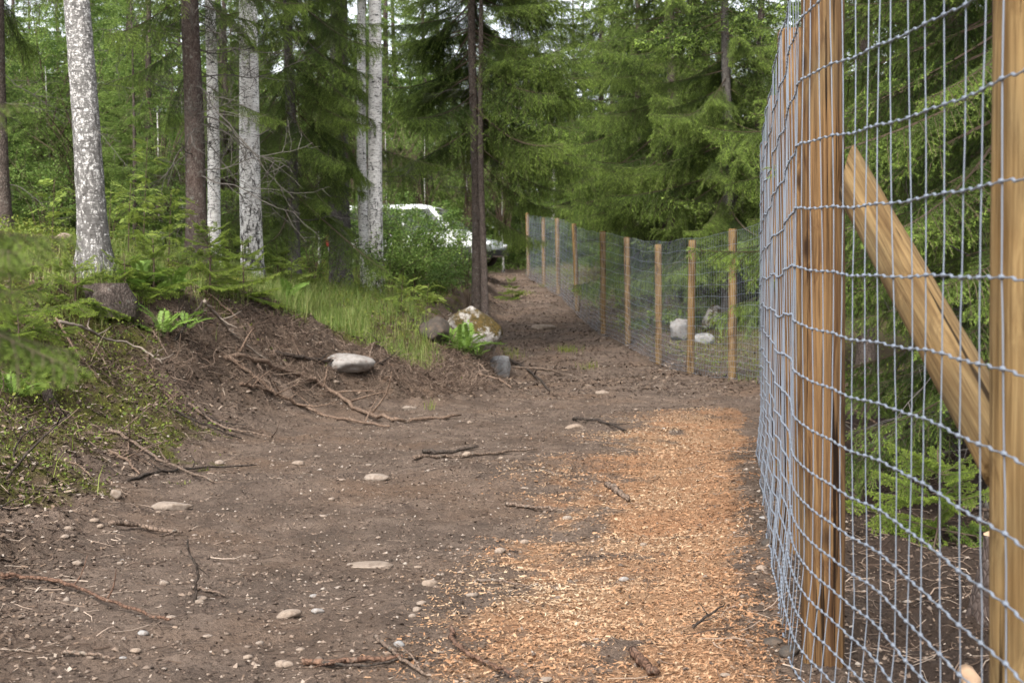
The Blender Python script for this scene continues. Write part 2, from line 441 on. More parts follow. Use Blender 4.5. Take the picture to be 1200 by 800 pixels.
def stone_mat(name, a, b, moss=0.0, spots=0.3):
    m, nt = new_mat(name); co = coords(nt)
    n1 = noise(nt, co, 9, 7, 0.65); n2 = noise(nt, co, 45, 4, 0.7)
    oi = nt.nodes.new('ShaderNodeObjectInfo').outputs['Random']
    c = ramp(nt, n1, [(0.3, a), (0.65, b)])
    c = mixc(nt, math_(nt, 'MULTIPLY', ramp(nt, n2, [(0.52, 0.0), (0.62, 1.0)]), spots), c, tuple(x * 0.35 for x in a))
    c = mixc(nt, math_(nt, 'MULTIPLY', oi, 0.35), c, tuple(x * y for x, y in zip(b, (0.95, 0.78, 0.62))))
    c = mixc(nt, ramp(nt, noise(nt, co, 13, 6, 0.7), [(0.5, 0.0), (0.66, 0.75)]), c, (0.11, 0.078, 0.057))
    if moss:
        nz = nd(nt, 'ShaderNodeSeparateXYZ', None, Vector=coords(nt, 'Normal')).outputs[2]
        mm = ramp(nt, math_(nt, 'ADD', noise(nt, co, 3.0, 9, 0.75), math_(nt, 'MULTIPLY', nz, 0.06)), [(0.58 - moss * 0.2, 0.0), (0.68 - moss * 0.2, 1.0)])
        mc = mixc(nt, ramp(nt, noise(nt, co, 22, 6, 0.7), [(0.35, 0.0), (0.65, 1.0)]), (0.03, 0.026, 0.01), (0.105, 0.068, 0.02))
        c = mixc(nt, mm, c, mc)
    finish(nt, c, 0.9, bump=math_(nt, 'ADD', n1, math_(nt, 'MULTIPLY', n2, 0.4)), bstr=0.5, bdist=0.02, spec=0.2)
    return m
def litter_mat(name, stops, rough=0.9):
    m, nt = new_mat(name)
    c = ramp(nt, attr(nt), stops)
    finish(nt, c, rough, spec=0.15)
    return m

M = {}
M['needle'] = foliage_mat('spruce_needles', (0.022, 0.042, 0.011), (0.066, 0.112, 0.022), (0.235, 0.335, 0.062), trans=0.3)
M['needle_young'] = foliage_mat('young_spruce_needles', (0.07, 0.12, 0.018), (0.145, 0.215, 0.03), (0.25, 0.335, 0.05), trans=0.35)
M['needle_shade'] = foliage_mat('painted_shade_needles', (0.014, 0.029, 0.009), (0.042, 0.08, 0.016), (0.17, 0.265, 0.045), trans=0.28)  # spruce needles darkened: deep forest shade painted into the colour
M['twig'] = plain('twig_bark', (0.085, 0.062, 0.045), 0.95, spec=0.1, vary=0.4)
M['dead'] = plain('dead_twig', (0.085, 0.076, 0.067), 0.95, spec=0.1, vary=0.75)
M['leaf'] = foliage_mat('broad_leaves', (0.062, 0.13, 0.026), (0.145, 0.245, 0.05), (0.25, 0.35, 0.085), 0.45, 0.42)
M['rowan'] = foliage_mat('rowan_leaves', (0.11, 0.175, 0.03), (0.2, 0.28, 0.05), (0.31, 0.37, 0.08), 0.5, 0.42)
M['fern'] = foliage_mat('fern_fronds', (0.09, 0.17, 0.03), (0.16, 0.26, 0.045), (0.2, 0.31, 0.06), 0.5, 0.35)
M['grass'] = foliage_mat('grass_blades', (0.075, 0.145, 0.026), (0.165, 0.255, 0.05), (0.31, 0.31, 0.12), 0.5, 0.38, 1.3)
M['cover'] = foliage_mat('ground_cover_leaves', (0.06, 0.11, 0.016), (0.15, 0.205, 0.03), (0.25, 0.265, 0.05), 0.55, 0.36, 1.5)
M['bark'] = bark_spruce('spruce_bark')
M['bark_red'] = bark_spruce('reddish_spruce_bark', a=(0.04, 0.033, 0.03), b=(0.125, 0.105, 0.094), redlow=0.22, lich=0.35)
M['bark_grey'] = bark_spruce('grey_spruce_bark', (0.075, 0.066, 0.06), (0.2, 0.18, 0.165), lich=0.5)
M['bark_warm'] = bark_spruce('warm_grey_bark', (0.09, 0.07, 0.06), (0.23, 0.18, 0.155), lich=0.2)
M['birch_rough'] = bark_birch('rough_birch_bark', 0.92, 3.0, 0.8)
M['birch'] = bark_birch('birch_bark', 0.0, 1.2, 0.7)
M['birch_fiss'] = bark_birch('fissured_birch_bark', 0.1, 2.6, 0.75)
M['post'] = wood_mat('post_wood', (0.17, 0.105, 0.044), (0.24, 0.158, 0.07), (0.075, 0.042, 0.015), 10.0, 0.8)
M['post_brown'] = wood_mat('brown_post_wood', (0.122, 0.066, 0.029), (0.192, 0.114, 0.05), (0.034, 0.016, 0.008), 15.0, 0.9)
M['brace'] = wood_mat('brace_wood', (0.15, 0.094, 0.04), (0.215, 0.141, 0.064), (0.075, 0.043, 0.018), 9.0, 0.9)
M['wire'] = plain('galvanised_wire', (0.185, 0.21, 0.25), 0.5, metallic=0.3, spec=0.5, vary=0.12)
M['stone'] = stone_mat('pale_stone', (0.17, 0.137, 0.11), (0.26, 0.215, 0.178))
M['stone_grey'] = stone_mat('grey_stone', (0.17, 0.17, 0.17), (0.29, 0.285, 0.28))
M['stone_dark'] = stone_mat('dark_stone', (0.03, 0.027, 0.025), (0.07, 0.062, 0.055))
M['stone_moss'] = stone_mat('mossy_boulder', (0.24, 0.235, 0.225), (0.42, 0.41, 0.395), moss=0.7)
M['stick'] = bark_spruce('stick_bark', (0.10, 0.07, 0.052), (0.26, 0.19, 0.145), lich=0.25)
M['stick_dark'] = bark_spruce('dark_stick_bark', (0.03, 0.024, 0.02), (0.09, 0.068, 0.055), lich=0.1)
M['stick_red'] = bark_spruce('reddish_stick_bark', (0.09, 0.05, 0.034), (0.2, 0.118, 0.08), lich=0.15)
M['root'] = bark_spruce('root_bark', (0.13, 0.085, 0.06), (0.27, 0.19, 0.14), lich=0.15)
M['dead_pale'] = plain('pale_dead_wood', (0.2, 0.165, 0.135), 0.9, spec=0.1, vary=0.5)
M['cutwood'] = plain('cut_wood', (0.45, 0.30, 0.19), 0.8, spec=0.2, vary=0.2)

# ------------------------------------------------------------------ ground
def axis(lo, hi, fine_lo, fine_hi, step, grow, near=None):
    a = [fine_lo]
    while a[-1] < fine_hi: a.append(a[-1] + (step if near is None else near(a[-1])))
    s = step if near is None else near(a[-1])
    while a[-1] < hi: s *= grow; a.append(a[-1] + s)
    b = [fine_lo]; s = step
    while b[-1] > lo: s *= grow; b.append(b[-1] - s)
    return np.array(b[:0:-1] + a)
gx = axis(-600, 600, -5.0, 4.4, 0.034, 1.12)
gy = axis(-80, 1200, 3.6, 34, 0.028, 1.1, near=lambda y: 0.025 * max(1.0, y / 5.5))
GX, GY = np.meshgrid(gx, gy)
GZ = height(GX, GY)
nx, ny = len(gx), len(gy)
gv = np.stack([GX, GY, GZ], -1).reshape(-1, 3)
ii = (np.arange(ny - 1)[:, None] * nx + np.arange(nx - 1)[None]).ravel()
gf = np.stack([ii, ii + 1, ii + nx + 1, ii + nx], -1)

def soil_masks(x, y):
    s = toe_dist(x, y)
    w = (fbm(x * 0.9, y * 0.9, 5, 3) - 0.5) * 0.7 + (fbm(x * 3.1, y * 3.1, 6, 3) - 0.5) * 0.3
    n = fbm(x * 1.7, y * 1.7, 41, 4) - 0.5
    f = x - fence_x(y)
    green = sstep(0.85, 1.6, s + n * 2.2 + w * 0.4 + 1.1 * sstep(16.0, 13.5, y) * sstep(6.5, 9.5, y))                       # moss and grass above the bank
    green = np.maximum(green, sstep(3.0, 6.0, f + n * 5) * 0.7 * sstep(16, 21, y))
    green = np.maximum(green, sstep(0.3, 1.6, f + n * 2.4) * 0.55 * sstep(20, 23, y))
    bank = sstep(-0.1, 0.7, s + n * 1.4) * sstep(2.9, 1.7, s)
    bank = np.maximum(bank, sstep(-0.42, 0.0, f + n * 0.6))              # dark forest soil at and behind the netting
    dust = sawdust_mask(x, y)
    return dust * (1 - np.clip(bank, 0, 1) * 0.9), green, np.clip(bank, 0, 1)
def humus_mask(x, y):
    return sstep(-0.1, 0.5, x - fence_x(y) + (fbm(x * 1.7, y * 1.7, 43, 3) - 0.5) * 0.6) * sstep(20, 15, y)
d_, g_, b_ = soil_masks(GX.ravel(), GY.ravel())
mb = MB(); mb.add(gv, f4=gf)
def ground_mat():
    m, nt = new_mat('forest_soil'); co = coords(nt)
    rgb = nd(nt, 'ShaderNodeSeparateColor', None, Color=attr(nt, 'masks', 'Color'))
    dust, green, bank = rgb.outputs[0], rgb.outputs[1], rgb.outputs[2]
    n_big = noise(nt, co, 0.7, 5, 0.6); n_mid = noise(nt, co, 5, 6, 0.65); n_f = noise(nt, co, 42, 5, 0.7); n_ff = noise(nt, co, 160, 3, 0.7)
    dirt = ramp(nt, n_mid, [(0.3, (0.092, 0.066, 0.051)), (0.5, (0.148, 0.108, 0.083)), (0.7, (0.205, 0.152, 0.117))])
    dirt = mixc(nt, ramp(nt, n_big, [(0.46, 0.0), (0.66, 0.5)]), dirt, (0.17, 0.104, 0.064))
    grit = ramp(nt, n_ff, [(0.58, 0.0), (0.7, 1.0)])
    dirt = mixc(nt, math_(nt, 'MULTIPLY', grit, 0.35), dirt, (0.24, 0.18, 0.135))
    dirt = mixc(nt, math_(nt, 'MULTIPLY', ramp(nt, n_f, [(0.32, 1.0), (0.5, 0.0)]), 0.75), dirt, (0.04, 0.028, 0.021))
    damp = ramp(nt, noise(nt, mapping(nt, co, (1, 0.6, 1), (4, 9, 2)), 1.5, 6, 0.62), [(0.5, 0.0), (0.65, 0.6)])
    dirt = mixc(nt, damp, dirt, mixc(nt, n_f, (0.032, 0.023, 0.018), (0.105, 0.077, 0.059)))
    dk = ramp(nt, n_f, [(0.3, (0.042, 0.03, 0.023)), (0.5, (0.095, 0.068, 0.05)), (0.68, (0.17, 0.125, 0.092))])
    dk = mixc(nt, ramp(nt, n_mid, [(0.55, 0.0), (0.68, 0.55)]), dk, (0.15, 0.085, 0.05))
    c = mixc(nt, bank, dirt, dk)
    c = mixc(nt, math_(nt, 'MULTIPLY', attr(nt, 'masks', 'Alpha'), 0.85), c, mixc(nt, n_f, (0.016, 0.011, 0.009), (0.07, 0.048, 0.036)))
    sd = mixc(nt, n_mid, (0.29, 0.157, 0.083), (0.33, 0.22, 0.135))
    sd = mixc(nt, ramp(nt, n_big, [(0.4, 0.0), (0.6, 0.7)]), sd, (0.32, 0.155, 0.078))
    sd = mixc(nt, math_(nt, 'MULTIPLY', ramp(nt, n_f, [(0.34, 1.0), (0.48, 0.0)]), 0.55), sd, (0.17, 0.095, 0.055))
    sd = mixc(nt, math_(nt, 'MULTIPLY', ramp(nt, n_ff, [(0.55, 0.0), (0.66, 1.0)]), 0.5), sd, (0.38, 0.24, 0.13))
    dm = ramp(nt, math_(nt, 'ADD', dust, math_(nt, 'MULTIPLY', math_(nt, 'SUBTRACT', n_f, 0.5), 0.9)), [(0.42, 0.0), (0.95, 1.0)])
    c = mixc(nt, dm, c, sd)
    mo = ramp(nt, n_f, [(0.3, (0.04, 0.038, 0.013)), (0.55, (0.09, 0.085, 0.022)), (0.75, (0.15, 0.135, 0.037))])
    mo = mixc(nt, ramp(nt, n_mid, [(0.47, 0.0), (0.58, 0.85)]), mo, (0.09, 0.063, 0.042))
    gm = ramp(nt, math_(nt, 'ADD', green, math_(nt, 'MULTIPLY', math_(nt, 'SUBTRACT', n_mid, 0.5), 0.8)), [(0.35, 0.0), (0.65, 1.0)])
    c = mixc(nt, gm, c, mo)
    h = math_(nt, 'ADD', math_(nt, 'MULTIPLY', n_f, 1.0), math_(nt, 'MULTIPLY', n_ff, 0.5))
    finish(nt, c, 0.95, bump=h, bstr=1.0, bdist=0.03, spec=0.15)
    return m
M['soil'] = ground_mat()
gme = mb.mesh('ground', M['soil'], True)
ca = gme.color_attributes.new('masks', 'FLOAT_COLOR', 'POINT')
ca.data.foreach_set('color', np.stack([d_, g_, b_, humus_mask(GX.ravel(), GY.ravel())], -1).astype(np.float32).ravel())
tag(link('ground', gme), kind='structure')

# ------------------------------------------------------------------ spruce branches
def needles(mb, A, B, tip, rng, per_m, ln, wd, cone=0.9, flat=0.0, mat=0):
    """needle triangles along the shoots A->B; tip: 0..1 per shoot, light new growth"""
    L = np.linalg.norm(B - A, axis=1)
    cnt = np.maximum(3, (L * per_m).astype(int))
    idx = np.repeat(np.arange(len(A)), cnt); n = len(idx)
    u = rng.random(n)
    ax = norm(B - A)[idx]
    p = A[idx] + (B - A)[idx] * u[:, None]
    r = rng.normal(size=(n, 3)); r[:, 2] *= (1 - flat)
    perp = norm(r - (r * ax).sum(1, keepdims=True) * ax)
    ca = rng.uniform(0.35, cone, n)[:, None]
    d = norm(ax * ca + perp * np.sqrt(1 - ca * ca))
    l = ln * rng.uniform(0.7, 1.25, n)[:, None]
    side = norm(np.cross(d, rng.normal(size=(n, 3)))) * wd * 0.5
    v = np.stack([p - side, p + side, p + d * l], 1).reshape(-1, 3)
    f = np.arange(3 * n).reshape(-1, 3)
    t = np.clip(tip[idx] * (0.35 + 0.9 * u) + rng.normal(size=n) * 0.08, 0, 1)
    mb.add(v, f3=f, a=np.repeat(t, 3), mat=mat)
def twigs(mb, A, B, ra, rb, mat=1):
    """three sided sticks for all segments at once"""
    ax = norm(B - A); ref = np.where(np.abs(ax[:, 2:3]) > 0.8, np.array([[1.0, 0, 0]]), np.array([[0, 0, 1.0]]))
    u = norm(np.cross(ax, ref)); w = np.cross(ax, u); n = len(A)
    an = np.arange(3) * 2 * PI / 3
    o = u[:, None] * np.cos(an)[None, :, None] + w[:, None] * np.sin(an)[None, :, None]
    ra = np.broadcast_to(np.asarray(ra, float), (n,)); rb = np.broadcast_to(np.asarray(rb, float), (n,))
    v = np.concatenate([A[:, None] + o * ra[:, None, None], B[:, None] + o * rb[:, None, None]], 1)
    b = np.arange(n)[:, None] * 6
    f = np.concatenate([b + np.array([[0, 1, 4, 3]]), b + np.array([[1, 2, 5, 4]]), b + np.array([[2, 0, 3, 5]])], 0)
    mb.add(v.reshape(-1, 3), f4=f, mat=mat)
def spruce_branch(seed, L=2.4, step=0.062, inner=0.2, wide=0.38, hang=0.5, shoot=0.15, per_m=260, ln=0.021, wd=0.0066, droop=0.28, lift=0.2, tips=0.8, flat=0.25, sgap=0.056):
    rng = np.random.default_rng(seed); mb = MB()
    T = np.linspace(0, 1, 14)
    wob = rng.normal() * 0.06
    def ax(t):
        t = np.asarray(t, float)
        return np.stack([L * (t - 0.06 * t * t), L * wob * np.sin(t * 3.0), L * (-droop * t + lift * t ** 2.4)], -1)
    P = ax(T); r0 = 0.0052 * L + 0.002
    R = r0 * (1 - 0.85 * T)
    for k in range(len(T) - 1): twigs(mb, P[k:k + 1], P[k + 1:k + 2], R[k], R[k + 1])
    A, B, tip = [], [], []
    TA, TB = [], []
    n = int(L * (1 - inner) / step)
    for i in range(n):
        t = inner + (1 - inner) * (i + rng.uniform(-0.3, 0.3)) / n
        if t > 0.985 or t < 0.05: continue
        for sd in (-1, 1):
            if rng.random() < 0.12: continue
            p = ax(t); dirx = norm(ax(min(1, t + 0.03)) - ax(t - 0.03))
            sidev = norm(np.cross(np.array([0, 0, 1.0]), dirx)) * sd
            ang = math.radians(rng.uniform(42, 66)) * (1 - 0.3 * t)
            l = L * wide * min(1, (t - inner + 0.07) / 0.22) * (1.03 - t) ** 0.75 * rng.uniform(0.6, 1.15)
            l = max(l, 0.07)
            d0 = dirx * math.cos(ang) + sidev * math.sin(ang)
            h = hang * rng.uniform(0.5, 1.4)
            m = max(3, int(l / 0.07) + 1)
            S = np.linspace(0, 1, m)
            Q = p + d0 * (l * S)[:, None] * (1 - 0.25 * h * S[:, None]) + np.array([0, 0, -1.0]) * (h * l * S ** 1.7)[:, None]
            TA.append(Q[:-1]); TB.append(Q[1:])
            last = np.zeros(m - 1); last[-1] = 1; last[-2:-1] = 0.35
            A.append(Q[:-1]); B.append(Q[1:]); tip.append(last * tips * rng.uniform(0.4, 1.1))
            ns = int(l / sgap)
            for j in range(ns):
                s = (j + 0.8) / (ns + 0.6)
                q = p + d0 * (l * s) * (1 - 0.25 * h * s) + np.array([0, 0, -1.0]) * (h * l * s ** 1.7)
                dq = norm(d0 * (1 - 0.5 * h * s) + np.array([0, 0, -1.0]) * h * 1.7 * s ** 0.7)
                for s2 in (-1, 1):
                    if rng.random() < 0.15: continue
                    sv = norm(np.cross(np.array([0, 0, 1.0]), dq)) * s2
                    dd = norm(dq * rng.uniform(0.6, 0.9) + sv * rng.uniform(0.45, 0.8) + np.array([0, 0, -1.0]) * rng.uniform(-0.05, 0.45) * hang)
                    ll = shoot * rng.uniform(0.55, 1.3) * (1.1 - 0.45 * s) * min(1.0, l / 0.25 + 0.25)
                    A.append(q[None]); B.append((q + dd * ll)[None]); tip.append(np.array([tips * rng.choice([0.45, 0.8, 1.15]) * min(1.0, max(0.0, (max(s, t) - 0.3) / 0.5)) ** 1.2]))
    k = int(len(T) * max(inner, 0.3))
    A.append(P[k:-1]); B.append(P[k + 1:]); tip.append(np.linspace(0, 1, len(P) - 1 - k) ** 4)
    A = np.vstack(A); B = np.vstack(B); tip = np.concatenate(tip)
    TA = np.vstack(TA); TB = np.vstack(TB)
    twigs(mb, TA, TB, 0.0028, 0.002)
    needles(mb, A, B, tip, rng, per_m, ln, wd, flat=flat)
    return mb
def dead_branch(seed, L=1.2):
    rng = np.random.default_rng(seed); mb = MB()
    def grow(p, d, l, r, lev):
        m = max(3, int(l / 0.08)); Q = [p]
        for k in range(m):
            d = norm(d + rng.normal(size=3) * 0.13 + np.array([0, 0, -0.02])); Q.append(Q[-1] + d * l / m)
        Q = np.array(Q); R = np.linspace(r, r * 0.3, m + 1)
        twigs(mb, Q[:-1], Q[1:], R[:-1], R[1:], 0)
        if lev < 2:
            for k in range(int(l / 0.11)):
                i = rng.integers(1, m); sv = norm(np.cross(d, rng.normal(size=3)))
                grow(Q[i], norm(d * 0.75 + sv * 0.75), l * rng.uniform(0.2, 0.5), r * 0.5, lev + 1)
    grow(np.zeros(3), np.array([1.0, 0, -0.1]), L, 0.0085, 0)
    return mb
BR_MID = [spruce_branch(100 + k, 2.6, hang=h, droop=dr, lift=li, tips=1.0) for k, (h, dr, li) in enumerate(((0.9, 0.32, 0.2), (1.15, 0.42, 0.26), (0.7, 0.22, 0.14), (1.0, 0.36, 0.3), (0.85, 0.5, 0.3)))]
BR_NEAR = [spruce_branch(200 + k, 1.7, 0.05, 0.16, 0.34, 0.55, 0.085, 560, 0.017, 0.0028, dr, li, 0.95) for k, (dr, li) in enumerate(((0.3, 0.2), (0.42, 0.25), (0.2, 0.1)))]
BR_LOW = [spruce_branch(300 + k, 2.4, 0.12, 0.14, 0.42, 0.6, 0.16, 44, 0.058, 0.022, dr, 0.2, 0.95, sgap=0.1) for k, dr in enumerate((0.3, 0.42, 0.2))]
BR_TOP = [spruce_branch(350 + k, 2.4, 0.2, 0.14, 0.42, 0.6, 0.2, 24, 0.09, 0.04, dr, 0.2, 0.9, sgap=0.16) for k, dr in enumerate((0.3, 0.42))]
BR_SAP = [spruce_branch(400 + k, 0.62, 0.035, 0.06, 0.42, 0.22, 0.06, 520, 0.017, 0.004, dr, 0.1, 1.0, sgap=0.03) for k, dr in enumerate((0.12, 0.25, 0.0))]
BR_DEAD = [dead_branch(500 + k) for k in range(5)]
def var_meshes(lst, name, mats): return [b.mesh(name, mats) for b in lst]
ME_MID = var_meshes(BR_MID, 'spruce_bough', [M['needle'], M['twig']])
ME_MIDD = list(ME_MID)                                     # same boughs, darker needles with painted shade set per object
ME_NEAR = var_meshes(BR_NEAR, 'spruce_bough_near', [M['needle'], M['twig']])
ME_SAP = var_meshes(BR_SAP, 'young_spruce_bough', [M['needle_young'], M['twig']])
ME_DEAD = var_meshes(BR_DEAD, 'dead_twig', [M['dead']])

def basis(x, y, z, az, pitch, sc, roll=0.0):
    return Matrix.Translation((x, y, z)) @ Matrix.Rotation(az, 4, 'Z') @ Matrix.Rotation(-pitch, 4, 'Y') @ Matrix.Rotation(roll, 4, 'X') @ Matrix.Scale(sc, 4)
def trunk_arr(rng, H, r0, lean=(0, 0), flare=0.45, nz=70, ns=22, rough=0.05, wob=0.04, sink=0.35, taper=0.85, ridges=0.0):
    zl = min(1.5, H * 0.5); zs = np.concatenate([np.linspace(-sink, zl, nz // 3), np.linspace(zl, H, nz - nz // 3 + 1)[1:]])
    k = rng.uniform(0, 6, 4)
    cx = lean[0] * zs + wob * np.sin(zs * 0.55 + k[0]) * np.clip(zs / 3, 0, 1); cy = lean[1] * zs + wob * np.sin(zs * 0.45 + k[1]) * np.clip(zs / 3, 0, 1)
    r = r0 * (1 - taper * np.clip(zs, 0, None) / H) + flare * r0 * np.exp(-np.clip(zs, -0.05, None) / 0.22)
    an = np.arange(ns) * 2 * PI / ns
    rr = r[:, None] * np.ones(ns)[None]
    nn = fbm(an[None] * r0 * 22 + k[2], zs[:, None] * 9, int(k[3] * 1000), 3) - 0.5
    nn[:, -1] = (nn[:, 0] + nn[:, -2]) / 2
    rr = rr * (1 + rough * 2 * nn)
    lob = np.exp(-np.clip(zs, 0, None) / 0.3)[:, None] * 0.3 * np.sin(an[None] * 4 + k[0])
    rr = rr * (1 + lob * flare)
    v = np.stack([cx[:, None] + rr * np.cos(an), cy[:, None] + rr * np.sin(an), np.repeat(zs[:, None], ns, 1)], -1).reshape(-1, 3)
    i = np.arange(len(zs) - 1)[:, None] * ns; j = np.arange(ns)[None]; j2 = (j + 1) % ns
    f4 = np.stack([i + j, i + j2, i + ns + j2, i + ns + j], -1).reshape(-1, 4)
    return v, f4
def trunk(root, rng, mat, H, r0, **kw):
    v, f4 = trunk_arr(rng, H, r0, **kw)
    mb = MB(); mb.add(v, f4=f4)
    return link('trunk', mb.mesh('trunk', mat, True), root)

def upper_crown(seed, z0, z1, L0, L1, brs, mats, gap=0.42, per=5, name='spruce_crown', coarse=None, zc=99):
    rng = np.random.default_rng(seed); mb = MB()
    arrs = [b.arrays() for b in brs]; z = z0; arrc = [b.arrays() for b in (coarse or brs)]
    nominal = 2.4
    while z < z1:
        t = (z - z0) / (z1 - z0)
        L = L0 + (L1 - L0) * t
        for k in range(per):
            a = rng.uniform(0, 2 * PI)
            aa = arrs if z < zc else arrc
            mb.put(aa[rng.integers(len(aa))], basis(0, 0, z + rng.uniform(-0.2, 0.2), a, math.radians(-8 + 38 * t) , L * rng.uniform(0.7, 1.15) / nominal, rng.normal() * 0.2))
        z += gap * rng.uniform(0.8, 1.2)
    return mb.mesh(name, mats)
CROWN_TOP = [upper_crown(600 + k, 0, 8.5, 2.3, 0.35, BR_TOP, [M['needle'], M['twig']]) for k in range(1)]

def spruce(px, d, r, bare, top, label, group=None, bark='bark', L=2.4, per=4, gap=0.42, meshes=ME_MID, nominal=2.6, lean=(0, 0), dead=10, seed=0, x=None, y=None,
           extra=(), dead_lo=0.5, H=None, name='spruce_tree', flare=0.45, low_pitch=-14, face=None, dark=False):
    rng = np.random.default_rng(seed)
    if x is None: p = at(px, 330, d); x, y = p[0], p[1]
    z = hz(x, y)
    root = empty(name, (x, y, z)); tag(root, label, 'tree', group)
    H = H or top + 8.5
    trunk(root, rng, M[bark], H, r, lean=lean, flare=flare)
    h = bare; a = rng.uniform(0, 6)
    while h < top:
        t = (h - bare) / max(0.1, H - bare)
        for k in range(per):
            a += 2 * PI / per + rng.normal() * 0.35
            if face is not None and math.cos(a - math.radians(face)) < -0.25 and rng.random() < 0.85: continue
            Ls = L * (1.05 - 0.75 * t) * rng.uniform(0.65, 1.15)
            hh = h + rng.uniform(-0.18, 0.18)
            br = link('branch', meshes[rng.integers(len(meshes))], root, basis(lean[0] * hh, lean[1] * hh, hh, a, math.radians(low_pitch + 34 * t + rng.normal() * 7), Ls / nominal, rng.normal() * 0.25))
            if meshes is ME_MIDD or dark: recolour(br, M['needle_shade'])
        h += gap * rng.uniform(0.8, 1.2)
    for (hh, az, Lb, pit) in extra:
        link('branch', meshes[rng.integers(len(meshes))], root, basis(lean[0] * hh, lean[1] * hh, hh, math.radians(az), math.radians(pit), Lb / nominal, rng.normal() * 0.15))
    for k in range(dead):
        hh = rng.uniform(dead_lo, max(bare + 0.6, dead_lo + 0.5)); az = rng.uniform(0, 2 * PI)
        link('dead_branch', ME_DEAD[rng.integers(5)], root, basis(lean[0] * hh + math.cos(az) * r * 0.6, lean[1] * hh + math.sin(az) * r * 0.6, hh, az, math.radians(rng.uniform(-25, 12)), rng.uniform(0.5, 1.25), rng.uniform(0, 6)))
    if H > top + 2:
        link('crown', CROWN_TOP[0], root, basis(lean[0] * top, lean[1] * top, top, rng.uniform(0, 6), 0, (H - top) / 8.5))
    return root

# ------------------------------------------------------------------ leaves
def leaf_cloud(mb, C, size, rng, mat=0, tint=None, up=0.6):
    """small folded leaves, four triangles each"""
    n = len(C)
    nrm = rng.normal(size=(n, 3)); nrm[:, 2] = np.abs(nrm[:, 2]) + up; nrm = norm(nrm)
    d = norm(np.cross(nrm, rng.normal(size=(n, 3)))); s = np.cross(nrm, d)
    l = (np.zeros(n) + size)[:, None] * rng.uniform(0.6, 1.2, n)[:, None]; w = l * rng.uniform(0.5, 0.72, n)[:, None]
    a = C; b = C + d * l
    e1 = C + d * l * 0.45 + s * w * 0.5 + nrm * w * 0.12; e2 = C + d * l * 0.45 - s * w * 0.5 + nrm * w * 0.12
    v = np.stack([a, e1, b, e2], 1).reshape(-1, 3)
    k = np.arange(n)[:, None] * 4
    f = np.concatenate([k + np.array([[0, 1, 2]]), k + np.array([[0, 2, 3]])], 0)
    t = np.repeat(np.clip(rng.normal(0.3, 0.3, n), 0, 1) if tint is None else tint, 4)
    mb.add(v, f3=f, a=t, mat=mat)
def leafy_limbs(seed, H, W, nlimb, nleaf, size, z0=0.25, droop=0.15, r0=0.02, up=0.6):
    """stems with forks and leaves: (wood collection, leaf collection)"""
    rng = np.random.default_rng(seed); wood = MB(); lv = MB(); ends = []
    for k in range(nlimb):
        a = rng.uniform(0, 2 * PI); rr = rng.uniform(0.25, 1) * W
        b = np.array([rng.normal() * 0.05 * W, rng.normal() * 0.05 * W, 0]); top = np.array([math.cos(a) * rr, math.sin(a) * rr, H * rng.uniform(0.55, 1.0) * (1.05 - 0.35 * rr / W)])
        mid = (b + top) / 2 + np.array([-math.cos(a), -math.sin(a), 0.6]) * rr * 0.2
        Q = smooth_path([b, mid, top], 9); R = np.linspace(r0, r0 * 0.2, 9)
        v, f3, f4 = tube(Q, R, 5); wood.add(v, f3, f4)
        for j in range(7):
            i = rng.integers(3, 9); dd = norm(rng.normal(size=3) + np.array([0, 0, 0.35])); l = W * rng.uniform(0.2, 0.5)
            q = np.array([Q[i], Q[i] + dd * l * 0.5, Q[i] + dd * l + np.array([0, 0, -droop * l])])
            twigs(wood, q[:-1], q[1:], r0 * 0.25, r0 * 0.12, 0)
            ends.append(q)
    ends = np.array(ends); m = len(ends)
    idx = rng.integers(0, m, nleaf); u = rng.random(nleaf)[:, None]
    seg = rng.random(nleaf)[:, None] < 0.4
    C = np.where(seg, ends[idx, 0] * (1 - u) + ends[idx, 1] * u, ends[idx, 1] * (1 - u) + ends[idx, 2] * u)
    C = C + rng.normal(size=(nleaf, 3)) * size * 0.8
    C[:, 2] = np.maximum(C[:, 2], z0 * H * 0.2)
    leaf_cloud(lv, C, size, rng, up=up)
    return wood, lv

# ------------------------------------------------------------------ birches
BIRCH_CROWN_W, BIRCH_CROWN_L = leafy_limbs(701, 6.0, 2.6, 16, 9000, 0.055, droop=0.6, r0=0.04)
ME_BCW = BIRCH_CROWN_W.mesh('birch_limbs', M['twig']); ME_BCL = BIRCH_CROWN_L.mesh('birch_leaves', M['leaf'])
def birch(px, d, r, label, bark, top_px=None, H=11.0, seed=0, flare=0.35, group=None, crown=True, rough=0.03, dead=3):
    rng = np.random.default_rng(seed)
    p = at(px, 330, d); x, y = p[0], p[1]; z = hz(x, y)
    lean = (0, 0)
    if top_px is not None:
        q = at(top_px, 0, d); lean = ((q[0] - x) / (q[2] - z), 0.0)
    root = empty('birch_tree', (x, y, z)); tag(root, label, 'tree', group)
    trunk(root, rng, M[bark], H, r, lean=lean, flare=flare, rough=rough, nz=110, ns=28, taper=0.55)
    for k in range(dead):
        hh = rng.uniform(1.2, 4.5); az = rng.uniform(0, 2 * PI)
        link('dead_branch', ME_DEAD[rng.integers(5)], root, basis(lean[0] * hh, lean[1] * hh, hh, az, math.radians(rng.uniform(-5, 35)), rng.uniform(0.35, 0.7)))
    if crown:
        B = basis(lean[0] * H * 0.62, lean[1] * H * 0.62, H * 0.62, rng.uniform(0, 6), 0, 1.0)
        link('limbs', ME_BCW, root, B); link('crown', ME_BCL, root, B)
    return root
birch(112, 16.0, 0.165, 'thick leaning birch with rough grey and white flaking bark on the mossy bank', 'birch_rough', 88, seed=11, rough=0.05, flare=0.5)
